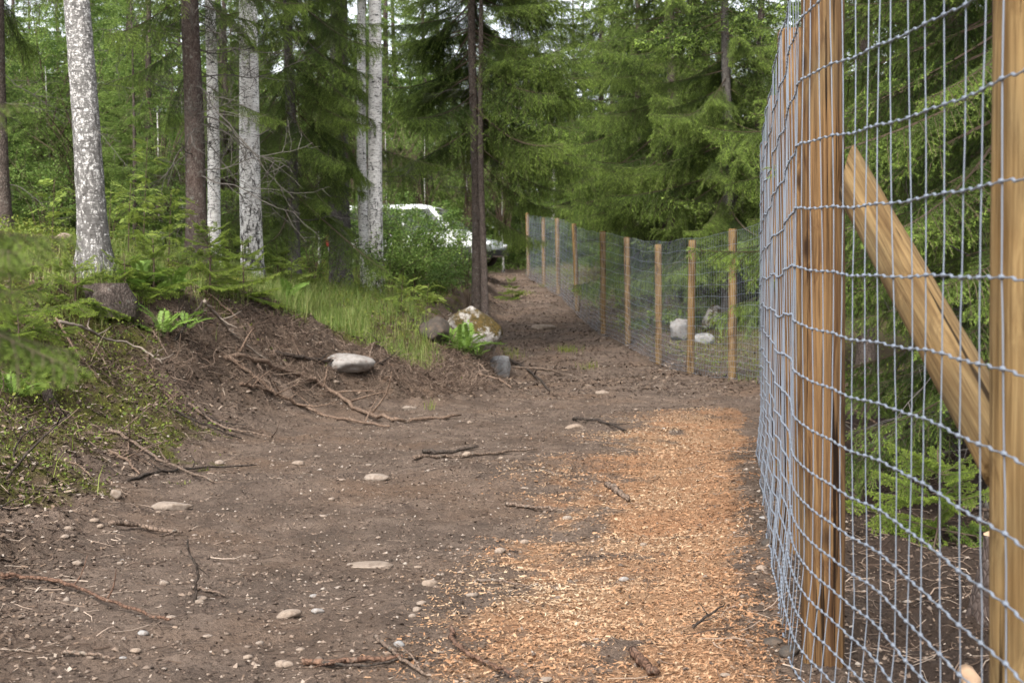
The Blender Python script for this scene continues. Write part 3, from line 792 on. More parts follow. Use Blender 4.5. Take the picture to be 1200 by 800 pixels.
birch(251, 21.0, 0.098, 'slim white birch close beside the reddish brown spruce trunk', 'birch', 247, seed=12, H=10)
birch(297, 22.0, 0.175, 'stout white birch with black fissured base rising from the grass', 'birch_fiss', 287, seed=13, flare=0.4, rough=0.04)
birch(441, 25.0, 0.142, 'white birch with black scars behind the leafy bush, thicker of the pair', 'birch_fiss', 437, seed=14)
birch(429, 26.3, 0.10, 'thinner white birch of the pair behind the leafy bush', 'birch', 421, seed=15)
birch(649, 75.0, 0.14, 'far pale birch trunk glimpsed above the distant fence posts', 'birch', 650, seed=16)

# ------------------------------------------------------------------ spruces one can tell apart
spruce(4, 19.0, 0.125, 3.6, 6.5, 'dark spruce trunk left of the rough grey birch', seed=21, per=3, dead=16, L=2.2, bark='bark')
t231 = spruce(231, 20.0, 0.15, 3.7, 6.8, 'reddish brown bare spruce trunk with dead twigs beside the slim birch', seed=22, bark='bark_red', dead=46, per=3, L=1.9, dead_lo=0.9,
       extra=((2.9, 120, 1.6, -22), (3.2, 200, 1.5, -18), (2.6, 15, 1.5, -20)))
rngd = np.random.default_rng(222)
for k in range(9):
    hh = rngd.uniform(1.1, 3.6); az = math.radians(rngd.uniform(-55, 25)); link('dead_branch', ME_DEAD[k % 5], t231, basis(0.1 * math.cos(az), 0.1 * math.sin(az), hh, az, math.radians(rngd.uniform(-22, 4)), rngd.uniform(1.0, 1.7), rngd.uniform(0, 6)))
spruce(400, 27.0, 0.225, 2.7, 7.2, 'big grey spruce trunk behind drooping boughs, left of the paired birches', seed=23, bark='bark_grey', dead=26, L=2.5, per=4, dead_lo=0.9, low_pitch=-26, face=200)
spruce(345, 24.0, 0.10, 1.7, 6.8, 'spruce with drooping olive boughs between the stout birch and grey trunk', seed=24, L=2.1, per=5, gap=0.36, dead=16, low_pitch=-28, bark='bark_grey')
t = spruce(558, 30.0, 0.115, 4.3, 8.0, 'twin-trunked spruce with bare lower trunks at the edge of the dirt path', seed=25, bark='bark', dead=13, L=3.1, per=11, gap=0.3, dead_lo=1.8, flare=0.25, low_pitch=-8, face=42,
           extra=((2.7, -12, 1.9, -20), (2.55, 4, 1.7, -26), (3.9, -25, 2.4, -16), (3.6, 10, 2.2, -20)))
rng = np.random.default_rng(26)
v, f4 = trunk_arr(rng, 12, 0.08, lean=(-0.004, 0), flare=0.3, nz=60, ns=18)
mb = MB(); mb.add(v + np.array([0.18, -0.1, 0]), f4=f4); link('trunk', mb.mesh('second_trunk', M['bark_warm'], True), t)

BIG = dict(bark='bark', per=6, gap=0.44, dead=24)
spruce(783, 33.0, 0.18, 2.3, 9.0, 'large spruce with layered drooping boughs behind the far fence and its rocks', seed=31, L=3.7, x=4.45, y=39.5, meshes=ME_MID, **BIG)
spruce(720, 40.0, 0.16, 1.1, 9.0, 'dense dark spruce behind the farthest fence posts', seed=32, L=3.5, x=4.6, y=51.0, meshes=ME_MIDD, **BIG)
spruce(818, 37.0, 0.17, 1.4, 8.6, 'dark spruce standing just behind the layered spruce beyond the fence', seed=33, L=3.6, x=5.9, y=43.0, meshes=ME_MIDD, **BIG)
spruce(850, 29.0, 0.15, 2.3, 7.0, 'grey-trunked spruce with bare dead lower twigs near the rocks behind the fence', seed=34, L=2.9, meshes=ME_MID, x=5.0, y=33.0, bark='bark_grey', per=5, gap=0.36, dead=26)
spruce(915, 22.0, 0.14, 2.4, 6.2, 'spruce hidden behind the edge of the near netting', seed=35, L=2.7, meshes=ME_MID, x=5.6, y=22.5, **BIG)
spruce(650, 58.0, 0.17, 1.2, 11.0, 'tall dark spruce where the far fence disappears', seed=36, L=3.4, meshes=ME_MIDD, x=4.0, y=62, **BIG)
spruce(0, 0, 0.13, 2.3, 5.4, 'light green spruce close behind the bend of the near netting', seed=37, L=2.3, x=4.25, y=13.6, per=6, gap=0.32, dead=8, meshes=ME_NEAR, nominal=1.7)
spruce(0, 0, 0.11, 0.85, 4.6, 'spruce right behind the near netting, seen between post and brace', seed=38, L=1.75, x=2.93, y=8.3, per=6, gap=0.27, dead=14, meshes=ME_NEAR, nominal=1.7, dead_lo=0.3)
spruce(0, 0, 0.12, 0.9, 4.8, 'spruce behind the near netting, back in the shade', seed=39, L=2.1, x=3.9, y=10.6, per=6, gap=0.29, dead=14, meshes=ME_NEAR, nominal=1.7, dead_lo=0.3, dark=True)
spruce(0, 0, 0.13, 1.0, 5.5, 'dark spruce deep behind the near netting', seed=40, L=2.6, x=6.1, y=15.0, per=6, gap=0.34, dead=8, meshes=ME_MIDD)
spruce(0, 0, 0.13, 1.0, 5.5, 'dark spruce at the far right behind the netting', seed=41, L=2.6, x=5.2, y=11.5, per=6, gap=0.34, dead=8, meshes=ME_MIDD)
# spruce beside the photographer, its boughs reach into the picture
spruce(0, 0, 0.05, 0.72, 2.6, 'small spruce close to the camera with blurred hanging boughs', seed=42, L=0.62, x=-1.12, y=1.9, per=5, gap=0.22, dead=0, meshes=ME_NEAR, nominal=1.7, H=3.0, name='spruce_tree',
       extra=tuple((1.5 + dz - hz(-1.12, 1.9), az, Lb, pit) for dz, az, Lb, pit in ((0.24, 2, 0.60, -12), (0.17, -12, 0.56, -8), (0.22, 18, 0.55, -16), (0.40, 8, 0.50, -8), (0.12, 30, 0.5, -4), (0.20, -4, 0.66, -20), (0.10, 8, 0.6, -14), (0.14, -20, 0.62, -22))))

# ------------------------------------------------------------------ background wood
def whole_crown(seed, H, L, brs, mats, z0=0.35, gap=0.4, per=6):
    return upper_crown(seed, z0, H, L, 0.25, brs, mats, gap, per, coarse=BR_TOP, zc=5.0)
M['needle_far'] = foliage_mat('brightened_background_needles', (0.058, 0.112, 0.024), (0.145, 0.24, 0.048), (0.28, 0.39, 0.09), trans=0.4, nscale=1.0)  # needles brightened: light from the clearing behind painted into their colour
FAR_CROWN = [whole_crown(800, 11.0, 2.9, BR_LOW, [M['needle_far'], M['twig']]), whole_crown(801, 8.0, 2.4, BR_LOW, [M['needle_far'], M['twig']])]
FAR_TRUNK = {}
def far_spruce(x, y, k, sc, rz, label, group, dark=False):
    z = hz(x, y)
    root = empty('spruce_tree', (x, y, z)); tag(root, label, 'tree', group)
    if k not in FAR_TRUNK:
        rg = np.random.default_rng(900 + k); v, f4 = trunk_arr(rg, (11.5, 8.4)[k], (0.13, 0.09)[k], nz=30, ns=10)
        b = MB(); b.add(v, f4=f4); FAR_TRUNK[k] = b.mesh('far_trunk', M['bark'], True)
    Mx = Matrix.Rotation(rz, 4, 'Z') @ Matrix.Scale(sc, 4)
    link('trunk', FAR_TRUNK[k], root, Mx); cr = link('crown', FAR_CROWN[k], root, Mx)
    if dark: recolour(cr, M['needle_shade'] if y > 50 else M['needle'])  # crowns of the dim wood get darker needles, shade painted in
rng = np.random.default_rng(77)
spots = []
def free(x, y, rmin):
    return all((x - a) ** 2 + (y - b) ** 2 > rmin ** 2 for a, b in spots)
tries = 0
while len(spots) < 74 and tries < 4000:
    tries += 1
    y = rng.uniform(25, 90); x = rng.uniform(-0.44 * y - 2, 0.035 * y)
    if -7.5 < x < 1.0 and 34 < y < 52: continue
    if x > -0.06 * y and y < 58: continue
    if not free(x, y, 2.2): continue
    spots.append((x, y)); k = int(rng.random() < 0.45)
    far_spruce(x, y, k, rng.uniform(0.55, 0.85) if y < 40 else rng.uniform(0.95, 1.45), rng.uniform(0, 6), 'light green spruce in the background wood behind the birches', 'background spruces behind the birches')
n1 = len(spots); tries = 0
while len(spots) < n1 + 26 and tries < 3000:
    tries += 1
    y = rng.uniform(24, 85); x = rng.uniform(4.5, 0.46 * y + 3)
    if y < 62 and x < 6.0: continue
    if not free(x, y, 3.4): continue
    spots.append((x, y))
    far_spruce(x, y, 0, rng.uniform(0.95, 1.4), rng.uniform(0, 6), 'spruce in the shaded wood beyond the fence', 'background spruces beyond the fence', True)
for (x, y, sc_) in ((-4.9, 57, 1.4), (-6.9, 60, 1.45), (-3.2, 65, 1.55), (-5.6, 70, 1.6), (-8.5, 66, 1.5), (-1.4, 72, 1.5)):
    far_spruce(x, y, 0, sc_, x * 2.3, 'tall light green spruce standing behind the parked cars', 'spruces behind the parked cars')
for (x, y, sc_) in ((3.0, 68, 1.2), (5.2, 73, 1.3), (1.6, 79, 1.3), (4.2, 81, 1.35), (6.4, 66, 1.2), (0.2, 90, 1.4), (3.4, 92, 1.45), (7.2, 84, 1.3), (-1.6, 84, 1.35), (5.6, 57, 1.05)):
    far_spruce(x, y, 0, sc_, x * 3.1, 'tall spruce closing off the view where the path and fence end', 'spruces at the far end of the path', True)
for (px, d, h) in ((60, 30, 5.5), (150, 32, 5.0), (190, 27, 4.2), (330, 37, 6), (480, 58, 8), (520, 64, 9), (500, 54, 7), (548, 56, 7.5), (455, 52, 7), (100, 28, 4.5), (30, 34, 6), (215, 36, 6), (270, 33, 5.5), (590, 60, 8), (350, 46, 8), (420, 48, 8), (130, 42, 8), (180, 46, 8.5), (80, 48, 9), (10, 44, 8), (240, 50, 9), (560, 66, 9.5), (310, 52, 9), (375, 40, 6), (585, 72, 10), (625, 85, 9)):
    p = at(px, 330, d); i = int(px) % 3
    root = empty('birch_sapling', (p[0], p[1], hz(p[0], p[1])))
    tag(root, 'young broadleaf tree with bright green leaves in the background wood', 'tree', 'young broadleaf trees in the background')
    v, f4 = trunk_arr(np.random.default_rng(int(px)), h * 0.7, 0.05, nz=24, ns=8); b = MB(); b.add(v, f4=f4)
    link('trunk', b.mesh('sapling_trunk', M['birch'], True), root)
    B = basis(0, 0, h * 0.22, px, 0, h / 7.5)
    link('limbs', ME_BCW, root, B); link('crown', ME_BCL, root, B)

# ------------------------------------------------------------------ saplings, shrubs, ferns
def sapling(px, py, h, label, seed, group=None, x=None, y=None, sc=1.0):
    rng = np.random.default_rng(seed)
    if x is None: p = ground_at(px, py)
    else: p = np.array([x, y, hz(x, y)])
    root = empty('spruce_sapling', p); tag(root, label, 'sapling', group)
    Q = np.array([[0, 0, -0.08], [0.01, 0, h * 0.5], [0, 0.01, h]]); v, f3, f4 = tube(smooth_path(Q, 8), np.linspace(0.012, 0.003, 8) * (0.6 + h), 6)
    b = MB(); b.add(v, f3, f4); link('trunk', b.mesh('sapling_stem', M['twig'], True), root)
    z = 0.08; a = 0
    while z < h * 0.98:
        t = z / h
        for k in range(5):
            a += 2 * PI / 5 + rng.normal() * 0.3
            link('branch', ME_SAP[rng.integers(3)], root, basis(0, 0, z, a, math.radians(-4 + 40 * t + rng.normal() * 8), sc * (0.35 + 0.9 * (1 - t)) * rng.uniform(0.75, 1.15) * min(1.3, 0.55 + h * 0.6), rng.normal() * 0.3))
        z += 0.12 + 0.05 * h
    return root
SAPS = [(246, 342, 0.8, 'yellow-green spruce sapling in front of the reddish spruce trunk'),
        (285, 352, 0.75, 'spruce sapling in front of the stout birch base'),
        (146, 350, 0.5, 'low spruce sapling spreading at the foot of the rough grey birch'),
        (88, 362, 0.5, 'small spruce sapling left of the rough grey birch base'),
        (22, 445, 0.6, 'low yellowish spruce sapling at the left end of the bank'),
        (12, 400, 0.9, 'spruce sapling behind the low yellowish one on the bank'),
        (180, 345, 0.62, 'spruce sapling between the grey birch and reddish trunk'),
        (325, 338, 0.7, 'spruce sapling in the grass right of the stout birch'),
        (600, 352, 0.6, 'tiny spruce beside the twin trunks at the path edge')]
for k, (px, py, h, lb) in enumerate(SAPS): sapling(px, py, h, lb, 1000 + k)
sapling(0, 0, 0.5, 'bright green spruce sapling on dark soil behind the near netting', 1020, x=2.25, y=7.5, sc=1.0)

def pinnate(seed, L=0.22, pairs=7, lw=0.025, ll=0.055, mat='rowan'):
    """one compound leaf along +X: stalk and leaflets"""
    rng = np.random.default_rng(seed); mb = MB()
    T = np.linspace(0, 1, 8); P = np.stack([L * T, 0 * T, 0.16 * L * np.sin(T * 2.6) - 0.15 * L * T * T], -1)
    twigs(mb, P[:-1], P[1:], 0.0012, 0.0008, 0)
    for k in range(pairs + 1):
        t = 0.22 + 0.76 * k / pairs; i = min(6, int(t * 7)); p = P[i] + (P[i + 1] - P[i]) * (t * 7 - i)
        for sd in ((-1, 1) if k < pairs else (0,)):
            l = ll * (0.65 + 0.7 * math.sin(PI * min(1, t * 0.95)))
            d = norm(np.array([0.45 if sd else 1.0, sd * 0.9, -0.12 + rng.normal() * 0.1])); s = norm(np.cross(d, np.array([0, 0, 1.0]))) * lw * 0.5
            m_ = p + d * l * 0.5
            v = np.array([p, m_ + s, p + d * l, m_ - s]); v[1, 2] += 0.004; v[3, 2] += 0.004
            mb.add(v, f3=[(0, 1, 2), (0, 2, 3)], a=float(np.clip(rng.normal(0.4, 0.25), 0, 1)))
    return mb
ROW = [pinnate(1100 + k).mesh('rowan_leaf', M['rowan']) for k in range(3)]
def rowan(px, py, h, n, label, seed, d=None, group=None):
    rng = np.random.default_rng(seed)
    p = ground_at(px, py) if d is None else None
    if d is not None:
        q = at(px, py, d); p = np.array([q[0], q[1], hz(q[0], q[1])])
    root = empty('rowan_sapling', p); tag(root, label, 'sapling', group)
    Q = smooth_path(np.array([[0, 0, -0.08], [0.03 * h, 0, h * 0.5], [0.05 * h, 0.04 * h, h]]), 10)
    v, f3, f4 = tube(Q, np.linspace(0.009, 0.003, 10), 6); b = MB(); b.add(v, f3, f4)
    link('stem', b.mesh('rowan_stem', M['twig'], True), root)
    a = 0
    for k in range(n):
        t = 0.3 + 0.7 * (k + 0.5) / n; i = min(8, int(t * 9)); q = Q[i]
        a += 2.4 + rng.normal() * 0.3
        r = rng.uniform(0, 0.16) * h * (1.1 - t)
        link('leaf', ROW[rng.integers(3)], root, basis(q[0] + r * math.cos(a), q[1] + r * math.sin(a), q[2], a, math.radians(rng.uniform(-15, 40)), rng.uniform(0.85, 1.5), rng.normal() * 0.3))
    return root
ROWS = [(168, 330, 1.55, 30, 'tall rowan sapling with pinnate leaves between grey birch and reddish trunk', 19.0),
        (150, 335, 1.0, 24, 'rowan sapling with feathery leaves right of the rough grey birch', 18.0),
        (198, 335, 0.95, 26, 'rowan sapling just left of the reddish spruce trunk', 19.0),
        (128, 330, 0.8, 20, 'low rowan sapling behind the rough grey birch', 18.6),
        (340, 345, 0.6, 16, 'low rowan in the grass between stout birch and grey spruce', 21.5),
        (500, 385, 0.62, 20, 'rowan sapling growing behind the mossy boulder', 22.3),
        (470, 372, 0.5, 16, 'small rowan in the leafy bush near the boulder', 22.5),
        (62, 340, 0.8, 18, 'rowan sapling left of the rough grey birch', 17.5)]
for k, (px, py, h, n, lb, d) in enumerate(ROWS): rowan(px, py, h, n, lb, 1200 + k, d)
FROND = [pinnate(1300 + k, 0.5, 17, 0.028, 0.085).mesh('fern_frond', M['fern']) for k in range(3)]
def fern(px, py, n, sc, label, seed, group=None):
    rng = np.random.default_rng(seed); p = ground_at(px, py)
    root = empty('fern', p); tag(root, label, 'fern', group)
    for k in range(n):
        a = k * 2 * PI / n + rng.normal() * 0.3
        link('frond', FROND[rng.integers(3)], root, basis(0.02 * math.cos(a), 0.02 * math.sin(a), -0.01, a, math.radians(rng.uniform(18, 62)), sc * rng.uniform(0.7, 1.2), rng.normal() * 0.2))
FERNS = [(545, 415, 12, 1.0, 'bright green fern in front of the mossy boulder'), (528, 405, 9, 0.9, 'fern beside the split rock left of the mossy boulder'), (190, 395, 9, 0.8, 'fern on the bank below the reddish trunk'),
         (215, 388, 8, 0.75, 'fern on the mossy bank near the bent broken branch'), (165, 340, 10, 1.0, 'fern among the rowan saplings'), (205, 345, 9, 0.9, 'fern at the left foot of the reddish spruce'),
         (180, 352, 9, 0.9, 'fern below the tall rowan sapling'), (335, 352, 7, 0.7, 'fern in the grass behind the pale slab stone'), (560, 420, 7, 0.6, 'small fern at the tip of the rooty bank'), (15, 470, 7, 0.6, 'small fern low on the left bank')]
for k, (px, py, n, sc, lb) in enumerate(FERNS): fern(px, py, n, sc, lb, 1400 + k)
def shrub(px, py, h, w, n, size, label, seed, d=None, mat='leaf'):
    if d is None: p = ground_at(px, py)
    else:
        q = at(px, py, d); p = np.array([q[0], q[1], hz(q[0], q[1])])
    wd, lv = leafy_limbs(seed, h, w, 9, n, size, r0=0.010, up=0.9)
    root = empty('leafy_shrub', p); tag(root, label, 'shrub')
    link('stems', wd.mesh('shrub_stems', M['twig']), root); link('foliage', lv.mesh('shrub_leaves', M[mat]), root)
SHR = [(418, 325, 2.7, 1.2, 3200, 0.08, 'leafy thicket behind the paired birches', 40.0), (462, 320, 2.4, 1.0, 2600, 0.08, 'leafy thicket right behind the thicker paired birch', 41.5), (505, 322, 2.3, 1.0, 1700, 0.08, 'loose bush before the van side windows', 39.5),
       (440, 320, 2.5, 1.3, 2600, 0.08, 'broad bush covering the rear of the van', 40.5), (478, 320, 1.9, 1.2, 2600, 0.08, 'dense bush covering the van below its windows', 41.0), (515, 320, 1.7, 1.1, 2400, 0.08, 'dense bush covering the front door of the van', 40.0), (545, 320, 1.9, 0.9, 1600, 0.075, 'bush growing up before the van windscreen', 40.5),
       (330, 330, 1.9, 1.1, 1300, 0.055, 'leafy bush in the gap right of the stout birch', 27.0), (365, 325, 2.4, 1.2, 1300, 0.06, 'tall leafy bush behind the grey spruce trunk', 31.0), (125, 320, 1.7, 1.1, 1300, 0.055, 'leafy bush behind the rough grey birch', 22.0),
       (200, 318, 2.2, 1.2, 1500, 0.055, 'tall leafy bush behind the reddish spruce trunk', 25.5), (55, 318, 2.0, 1.2, 1500, 0.055, 'leafy bush between the dark trunk and grey birch', 23.0), (268, 322, 1.6, 0.9, 1000, 0.055, 'leafy bush between the slim and stout birches', 25.0),
       (470, 330, 2.2, 1.0, 1300, 0.055, 'tall leafy bush just right of the paired birches', 29.0), (485, 360, 1.3, 1.0, 2600, 0.06, 'leafy green bush right of the paired birches', 26.0), (455, 360, 1.1, 0.8, 1800, 0.06, 'leafy bush at the foot of the thicker paired birch', 24.6),
       (510, 345, 1.35, 1.1, 2600, 0.06, 'leafy bush hiding the parked white van', 31.0), (548, 330, 2.2, 0.8, 1300, 0.055, 'thin broadleaf bush beside the van, left of the twin trunks', 35.0),
       (370, 345, 0.9, 0.7, 500, 0.055, 'low leafy bush at the foot of the grey spruce trunk', 25.5), (492, 320, 2.9, 1.6, 4800, 0.075, 'tall airy bush in front of the van roof', 38.5),
       (425, 335, 2.9, 1.3, 3200, 0.06, 'wide leafy bush between the birches and the van', 34.0), (530, 330, 1.45, 1.0, 2600, 0.07, 'rounded leafy bush in front of the van door', 36.0)]
for k, (px, py, h, w, n, s, lb, d) in enumerate(SHR): shrub(px, py, h, w, n, s, lb, 1500 + k, d)

# ------------------------------------------------------------------ cars
def car(name, loc, rz, label, paint, glass, van=True):
    root = empty(name, loc, rz); tag(root, label, 'van' if van else 'car')
    if van: prof = [(-2.3, 0.32), (-2.38, 0.8), (-2.3, 1.35), (-2.12, 1.95), (-1.9, 2.04), (0.55, 2.04), (0.95, 1.94), (1.72, 1.22), (2.25, 1.02), (2.42, 0.72), (2.38, 0.32)]; belt, W, Ht = 1.15, 0.95, 2.04
    else: prof = [(-2.1, 0.3), (-2.2, 0.75), (-2.05, 1.0), (-1.55, 1.1), (-0.95, 1.44), (0.35, 1.46), (1.15, 1.02), (1.95, 0.85), (2.15, 0.6), (2.1, 0.3)]; belt, W, Ht = 0.98, 0.88, 1.46
    prof = np.array(prof); P = []
    n = len(prof)
    for i in range(n):                                   # rounded corners
        a, b = prof[i], prof[(i + 1) % n]
        P += [a * 0.88 + b * 0.12, a * 0.5 + b * 0.5, a * 0.12 + b * 0.88]
    P = np.array(P); m = len(P)
    ys = [-1, -0.94, -0.8, 0, 0.8, 0.94, 1]
    V = []
    for yy in ys:
        inset = 0.1 * abs(yy) ** 8 if abs(yy) > 0.9 else 0
        tum = np.where(P[:, 1] > belt, 1 - 0.22 * (P[:, 1] - belt) / (Ht - belt), 1.0)
        c = np.array([0, 0.9])
        q = c + (P - c) * (1 - inset * 0.6)
        V.append(np.stack([q[:, 0], yy * W * tum, q[:, 1]], -1))
    V = np.array(V).reshape(-1, 3); F = []
    for r in range(len(ys) - 1):
        for j in range(m): F.append((r * m + j, r * m + (j + 1) % m, (r + 1) * m + (j + 1) % m, (r + 1) * m + j))
    b = MB(); b.add(V, f4=F)
    for r in (0, len(ys) - 1):
        c = V[r * m:(r + 1) * m].mean(0); vv = np.vstack([V[r * m:(r + 1) * m], c]); f = [(j, (j + 1) % m, m) if r == 0 else ((j + 1) % m, j, m) for j in range(m)]
        b.add(vv, f3=f)
    body = link('body', b.mesh('car_body', paint, True), root)
    def panel(nm, pts, mat, th=0.02, parent=root):
        pts = np.array(pts, float); nrm = norm(np.cross(pts[1] - pts[0], pts[2] - pts[0])) * th
        k = len(pts); v = np.vstack([pts - nrm, pts + nrm]); q = MB()
        f3 = [(0, i, i + 1) for i in range(1, k - 1)] + [(k, k + i + 1, k + i) for i in range(1, k - 1)]
        f4 = [(i, (i + 1) % k, k + (i + 1) % k, k + i) for i in range(k)]
        q.add(v, f3=f3, f4=f4); return link(nm, q.mesh(nm, mat), parent)
    for s in (-1, 1):
        def side(x, z): 
            tum = 1 - 0.22 * max(0, z - belt) / (Ht - belt)
            return (x, s * (W * tum + 0.004), z)
        if van:
            panel('side_window', [side(0.1, belt + 0.06), side(1.5, belt + 0.06), side(0.85, Ht - 0.16), side(0.1, Ht - 0.16)], glass)
            panel('side_window', [side(-1.0, belt + 0.06), side(0.0, belt + 0.06), side(0.0, Ht - 0.16), side(-1.0, Ht - 0.16)], glass)
            panel('side_window', [side(-2.1, belt + 0.06), side(-1.1, belt + 0.06), side(-1.1, Ht - 0.16), side(-1.95, Ht - 0.16)], glass)
            panel('lower_trim', [side(-2.2, 0.4), side(2.2, 0.4), side(2.2, 0.72), side(-2.2, 0.72)], M['rubber'])
        else:
            panel('side_window', [side(-0.2, belt + 0.04), side(0.85, belt + 0.04), side(0.3, Ht - 0.1), side(-0.2, Ht - 0.1)], glass)
            panel('side_window', [side(-1.35, belt + 0.08), side(-0.28, belt + 0.04), side(-0.28, Ht - 0.1), side(-0.85, Ht - 0.1)], glass)
        for wx in ((-1.45, 1.5) if van else (-1.3, 1.35)):
            an = np.linspace(0, 2 * PI, 25)[:-1]; prof_t = [(0.2, -0.11), (0.3, -0.12), (0.33, -0.07), (0.33, 0.07), (0.3, 0.12), (0.2, 0.11)]
            v = np.array([[wx + r * math.cos(a), s * (W - 0.08) + w_, 0.33 + r * math.sin(a)] for r, w_ in prof_t for a in an]); f = [(i * 24 + j, i * 24 + (j + 1) % 24, (i + 1) * 24 + (j + 1) % 24, (i + 1) * 24 + j) for i in range(5) for j in range(24)]
            q = MB(); q.add(v, f4=f); wl = link('wheel', q.mesh('tyre', M['rubber'], True), root)
            yy = s * (W - 0.08) + s * 0.08; v = np.array([[wx, yy + s * 0.02, 0.33]] + [[wx + 0.2 * math.cos(a), yy, 0.33 + 0.2 * math.sin(a)] for a in an]); q = MB(); q.add(v, f3=[(0, 1 + j, 1 + (j + 1) % 24) for j in range(24)]); link('rim', q.mesh('rim', M['rim']), wl)
        fx = 2.36 if van else 2.1; fz = 0.84 if van else 0.68
        q = MB(); v, f = ICO[2]; q.add(v * np.array([0.09, 0.17, 0.085]) + np.array([fx, s * W * 0.72, fz]), f3=f); link('headlight', q.mesh('headlight', M['lamp'], True), root)
        v, f4 = box_arr(-2.34 if van else -2.12, s * W * 0.84, 1.0 if van else 0.82, 0.1, 0.16, 0.42 if van else 0.16); q = MB(); q.add(v, f4=f4); link('tail_light', q.mesh('tail_light', M['tail']), root)
        v, f = ICO[2]; q = MB(); q.add(v * np.array([0.08, 0.11, 0.09]) + np.array([1.3 if van else 0.7, s * (W + 0.1), belt + 0.14]), f3=f); link('mirror', q.mesh('mirror', paint, True), root)
    if van:
        panel('windscreen', [(1.02, -0.70, 1.90), (1.02, 0.70, 1.90), (1.69, 0.86, 1.28), (1.69, -0.86, 1.28)], glass)
        panel('rear_window', [(-2.32, 0.8, 1.32), (-2.15, 0.7, 1.86), (-2.15, -0.7, 1.86), (-2.32, -0.8, 1.32)], glass)
    else:
        panel('windscreen', [(0.42, -0.62, 1.42), (0.42, 0.62, 1.42), (1.1, 0.76, 1.06), (1.1, -0.76, 1.06)], glass)
        panel('rear_window', [(-1.5, 0.72, 1.14), (-1.0, 0.62, 1.42), (-1.0, -0.62, 1.42), (-1.5, -0.72, 1.14)], glass)
    v, f4 = box_arr(2.42 if van else 2.14, 0, 0.5 if van else 0.45, 0.1, 1.5, 0.2); q = MB(); q.add(v, f4=f4); link('bumper', q.mesh('bumper', M['rubber']), root)
M['white_paint'] = plain('white_car_paint', (0.78, 0.79, 0.8), 0.25, spec=0.5, vary=0.02)
M['silver_paint'] = plain('silver_car_paint', (0.36, 0.38, 0.4), 0.25, metallic=0.3, vary=0.03)
M['car_glass'] = plain('dark_car_glass', (0.012, 0.015, 0.018), 0.06, spec=0.6, vary=0.1)
M['rubber'] = plain('black_rubber', (0.018, 0.018, 0.019), 0.7, vary=0.2)
M['rim'] = plain('wheel_rim', (0.4, 0.41, 0.42), 0.35, metallic=0.6)
M['lamp'] = plain('headlight_glass', (0.7, 0.72, 0.75), 0.1)
M['tail'] = plain('tail_light_plastic', (0.10, 0.01, 0.009), 0.25)
vx, vy = at(480, 312, 44)[:2]; car('parked_van', (vx, vy, hz(vx, vy)), math.radians(-12), 'white van with dark windows parked behind the leafy bushes', M['white_paint'], M['car_glass'], True)
vx, vy = at(520, 312, 50)[:2]; car('parked_car', (vx, vy, hz(vx, vy)), math.radians(-28), 'silver grey car parked behind the twin-trunked spruce', M['silver_paint'], M['car_glass'], False)

# ------------------------------------------------------------------ fence
HW = [0, .09, .18, .27, .36, .46, .57, .69, .83, .99, 1.16, 1.345, 1.54, 1.75, 1.96, 2.17, 2.38]
fence = empty('game_fence', (1.06, 4.85, hz(1.06, 4.85)))
tag(fence, 'tall galvanised wire game fence on round wooden posts running along the path', 'fence')
FB = np.array(fence.location)
def fpost(x, y, r, mat, seed, H=2.46, lean=(0, 0)):
    rng = np.random.default_rng(seed); z = hz(x, y)
    ns = 20; zs = np.array([-0.5, 0, 0.25, 0.5, 0.75, 1.0, 1.25, 1.5, 1.75, 2.0, 2.25, H - 0.015, H]); an = np.arange(ns) * 2 * PI / ns
    rr = r * (1 + 0.02 * rng.normal(size=(len(zs), 1)) + 0.02 * np.sin(an[None] * 3 + rng.uniform(0, 6)) + 0.008 * rng.normal(size=(len(zs), ns)))
    rr[-1] *= 0.86
    v = np.stack([lean[0] * zs[:, None] + rr * np.cos(an), lean[1] * zs[:, None] + rr * np.sin(an), np.repeat(zs[:, None], ns, 1)], -1).reshape(-1, 3)
    i = np.arange(len(zs) - 1)[:, None] * ns; j = np.arange(ns)[None]; j2 = (j + 1) % ns
    f4 = np.stack([i + j, i + j2, i + ns + j2, i + ns + j], -1).reshape(-1, 4); k = (len(zs) - 1) * ns
    v = np.vstack([v, [[lean[0] * H, lean[1] * H, H + 0.002]]]); f3 = [(k + a, k + (a + 1) % ns, len(v) - 1) for a in range(ns)]
    b = MB(); b.add(v, f3=f3, f4=f4)
    return link('post', b.mesh('post', M[mat], True), fence, Matrix.Translation((x - FB[0], y - FB[1], z - FB[2])))
rngf = np.random.default_rng(5)
for k, (x, y) in enumerate(FENCE):
    if y < 0 or y > 60: continue
    near = y < 13
    fpost(x, y, 0.073 if near else 0.068, 'post_brown' if 4 < y < 13 else 'post', 2000 + k, H=2.55 if near else 2.42 + rngf.normal() * 0.03,
          lean=(0, 0) if near else (rngf.normal() * 0.012 - (0.045 if 39 < y < 41 else 0), rngf.normal() * 0.012))
# brace pole from the corner post down to the next post
A = at(995, 204, 4.72); B = at(1186, 550, 3.13)
P = np.linspace(0, 1, 12)[:, None] * (B - A) + A
v, f3, f4 = tube(P, 0.064 * (1 + 0.02 * np.sin(np.arange(12) * 1.7)), 22)
axis_d = norm(B - A); v = v.copy()
ring0 = v[:22]; off = (ring0 - P[0]); cn = np.array([-0.93, 0.36, 0.0]); v[:22] = ring0 - axis_d[None] * ((off @ cn) / (axis_d @ cn))[:, None]   # cut upright against the post
v[-2] = v[:22].mean(0)
b = MB(); Rz = np.array(Vector(axis_d).to_track_quat('Z', 'Y').to_matrix())
b.add((v - A) @ Rz, f3, f4)
Mb = Matrix.Translation(Vector(A - FB)) @ Matrix(Rz.tolist()).to_4x4()
link('brace_pole', b.mesh('brace_pole', M['brace'], True), fence, Mb)

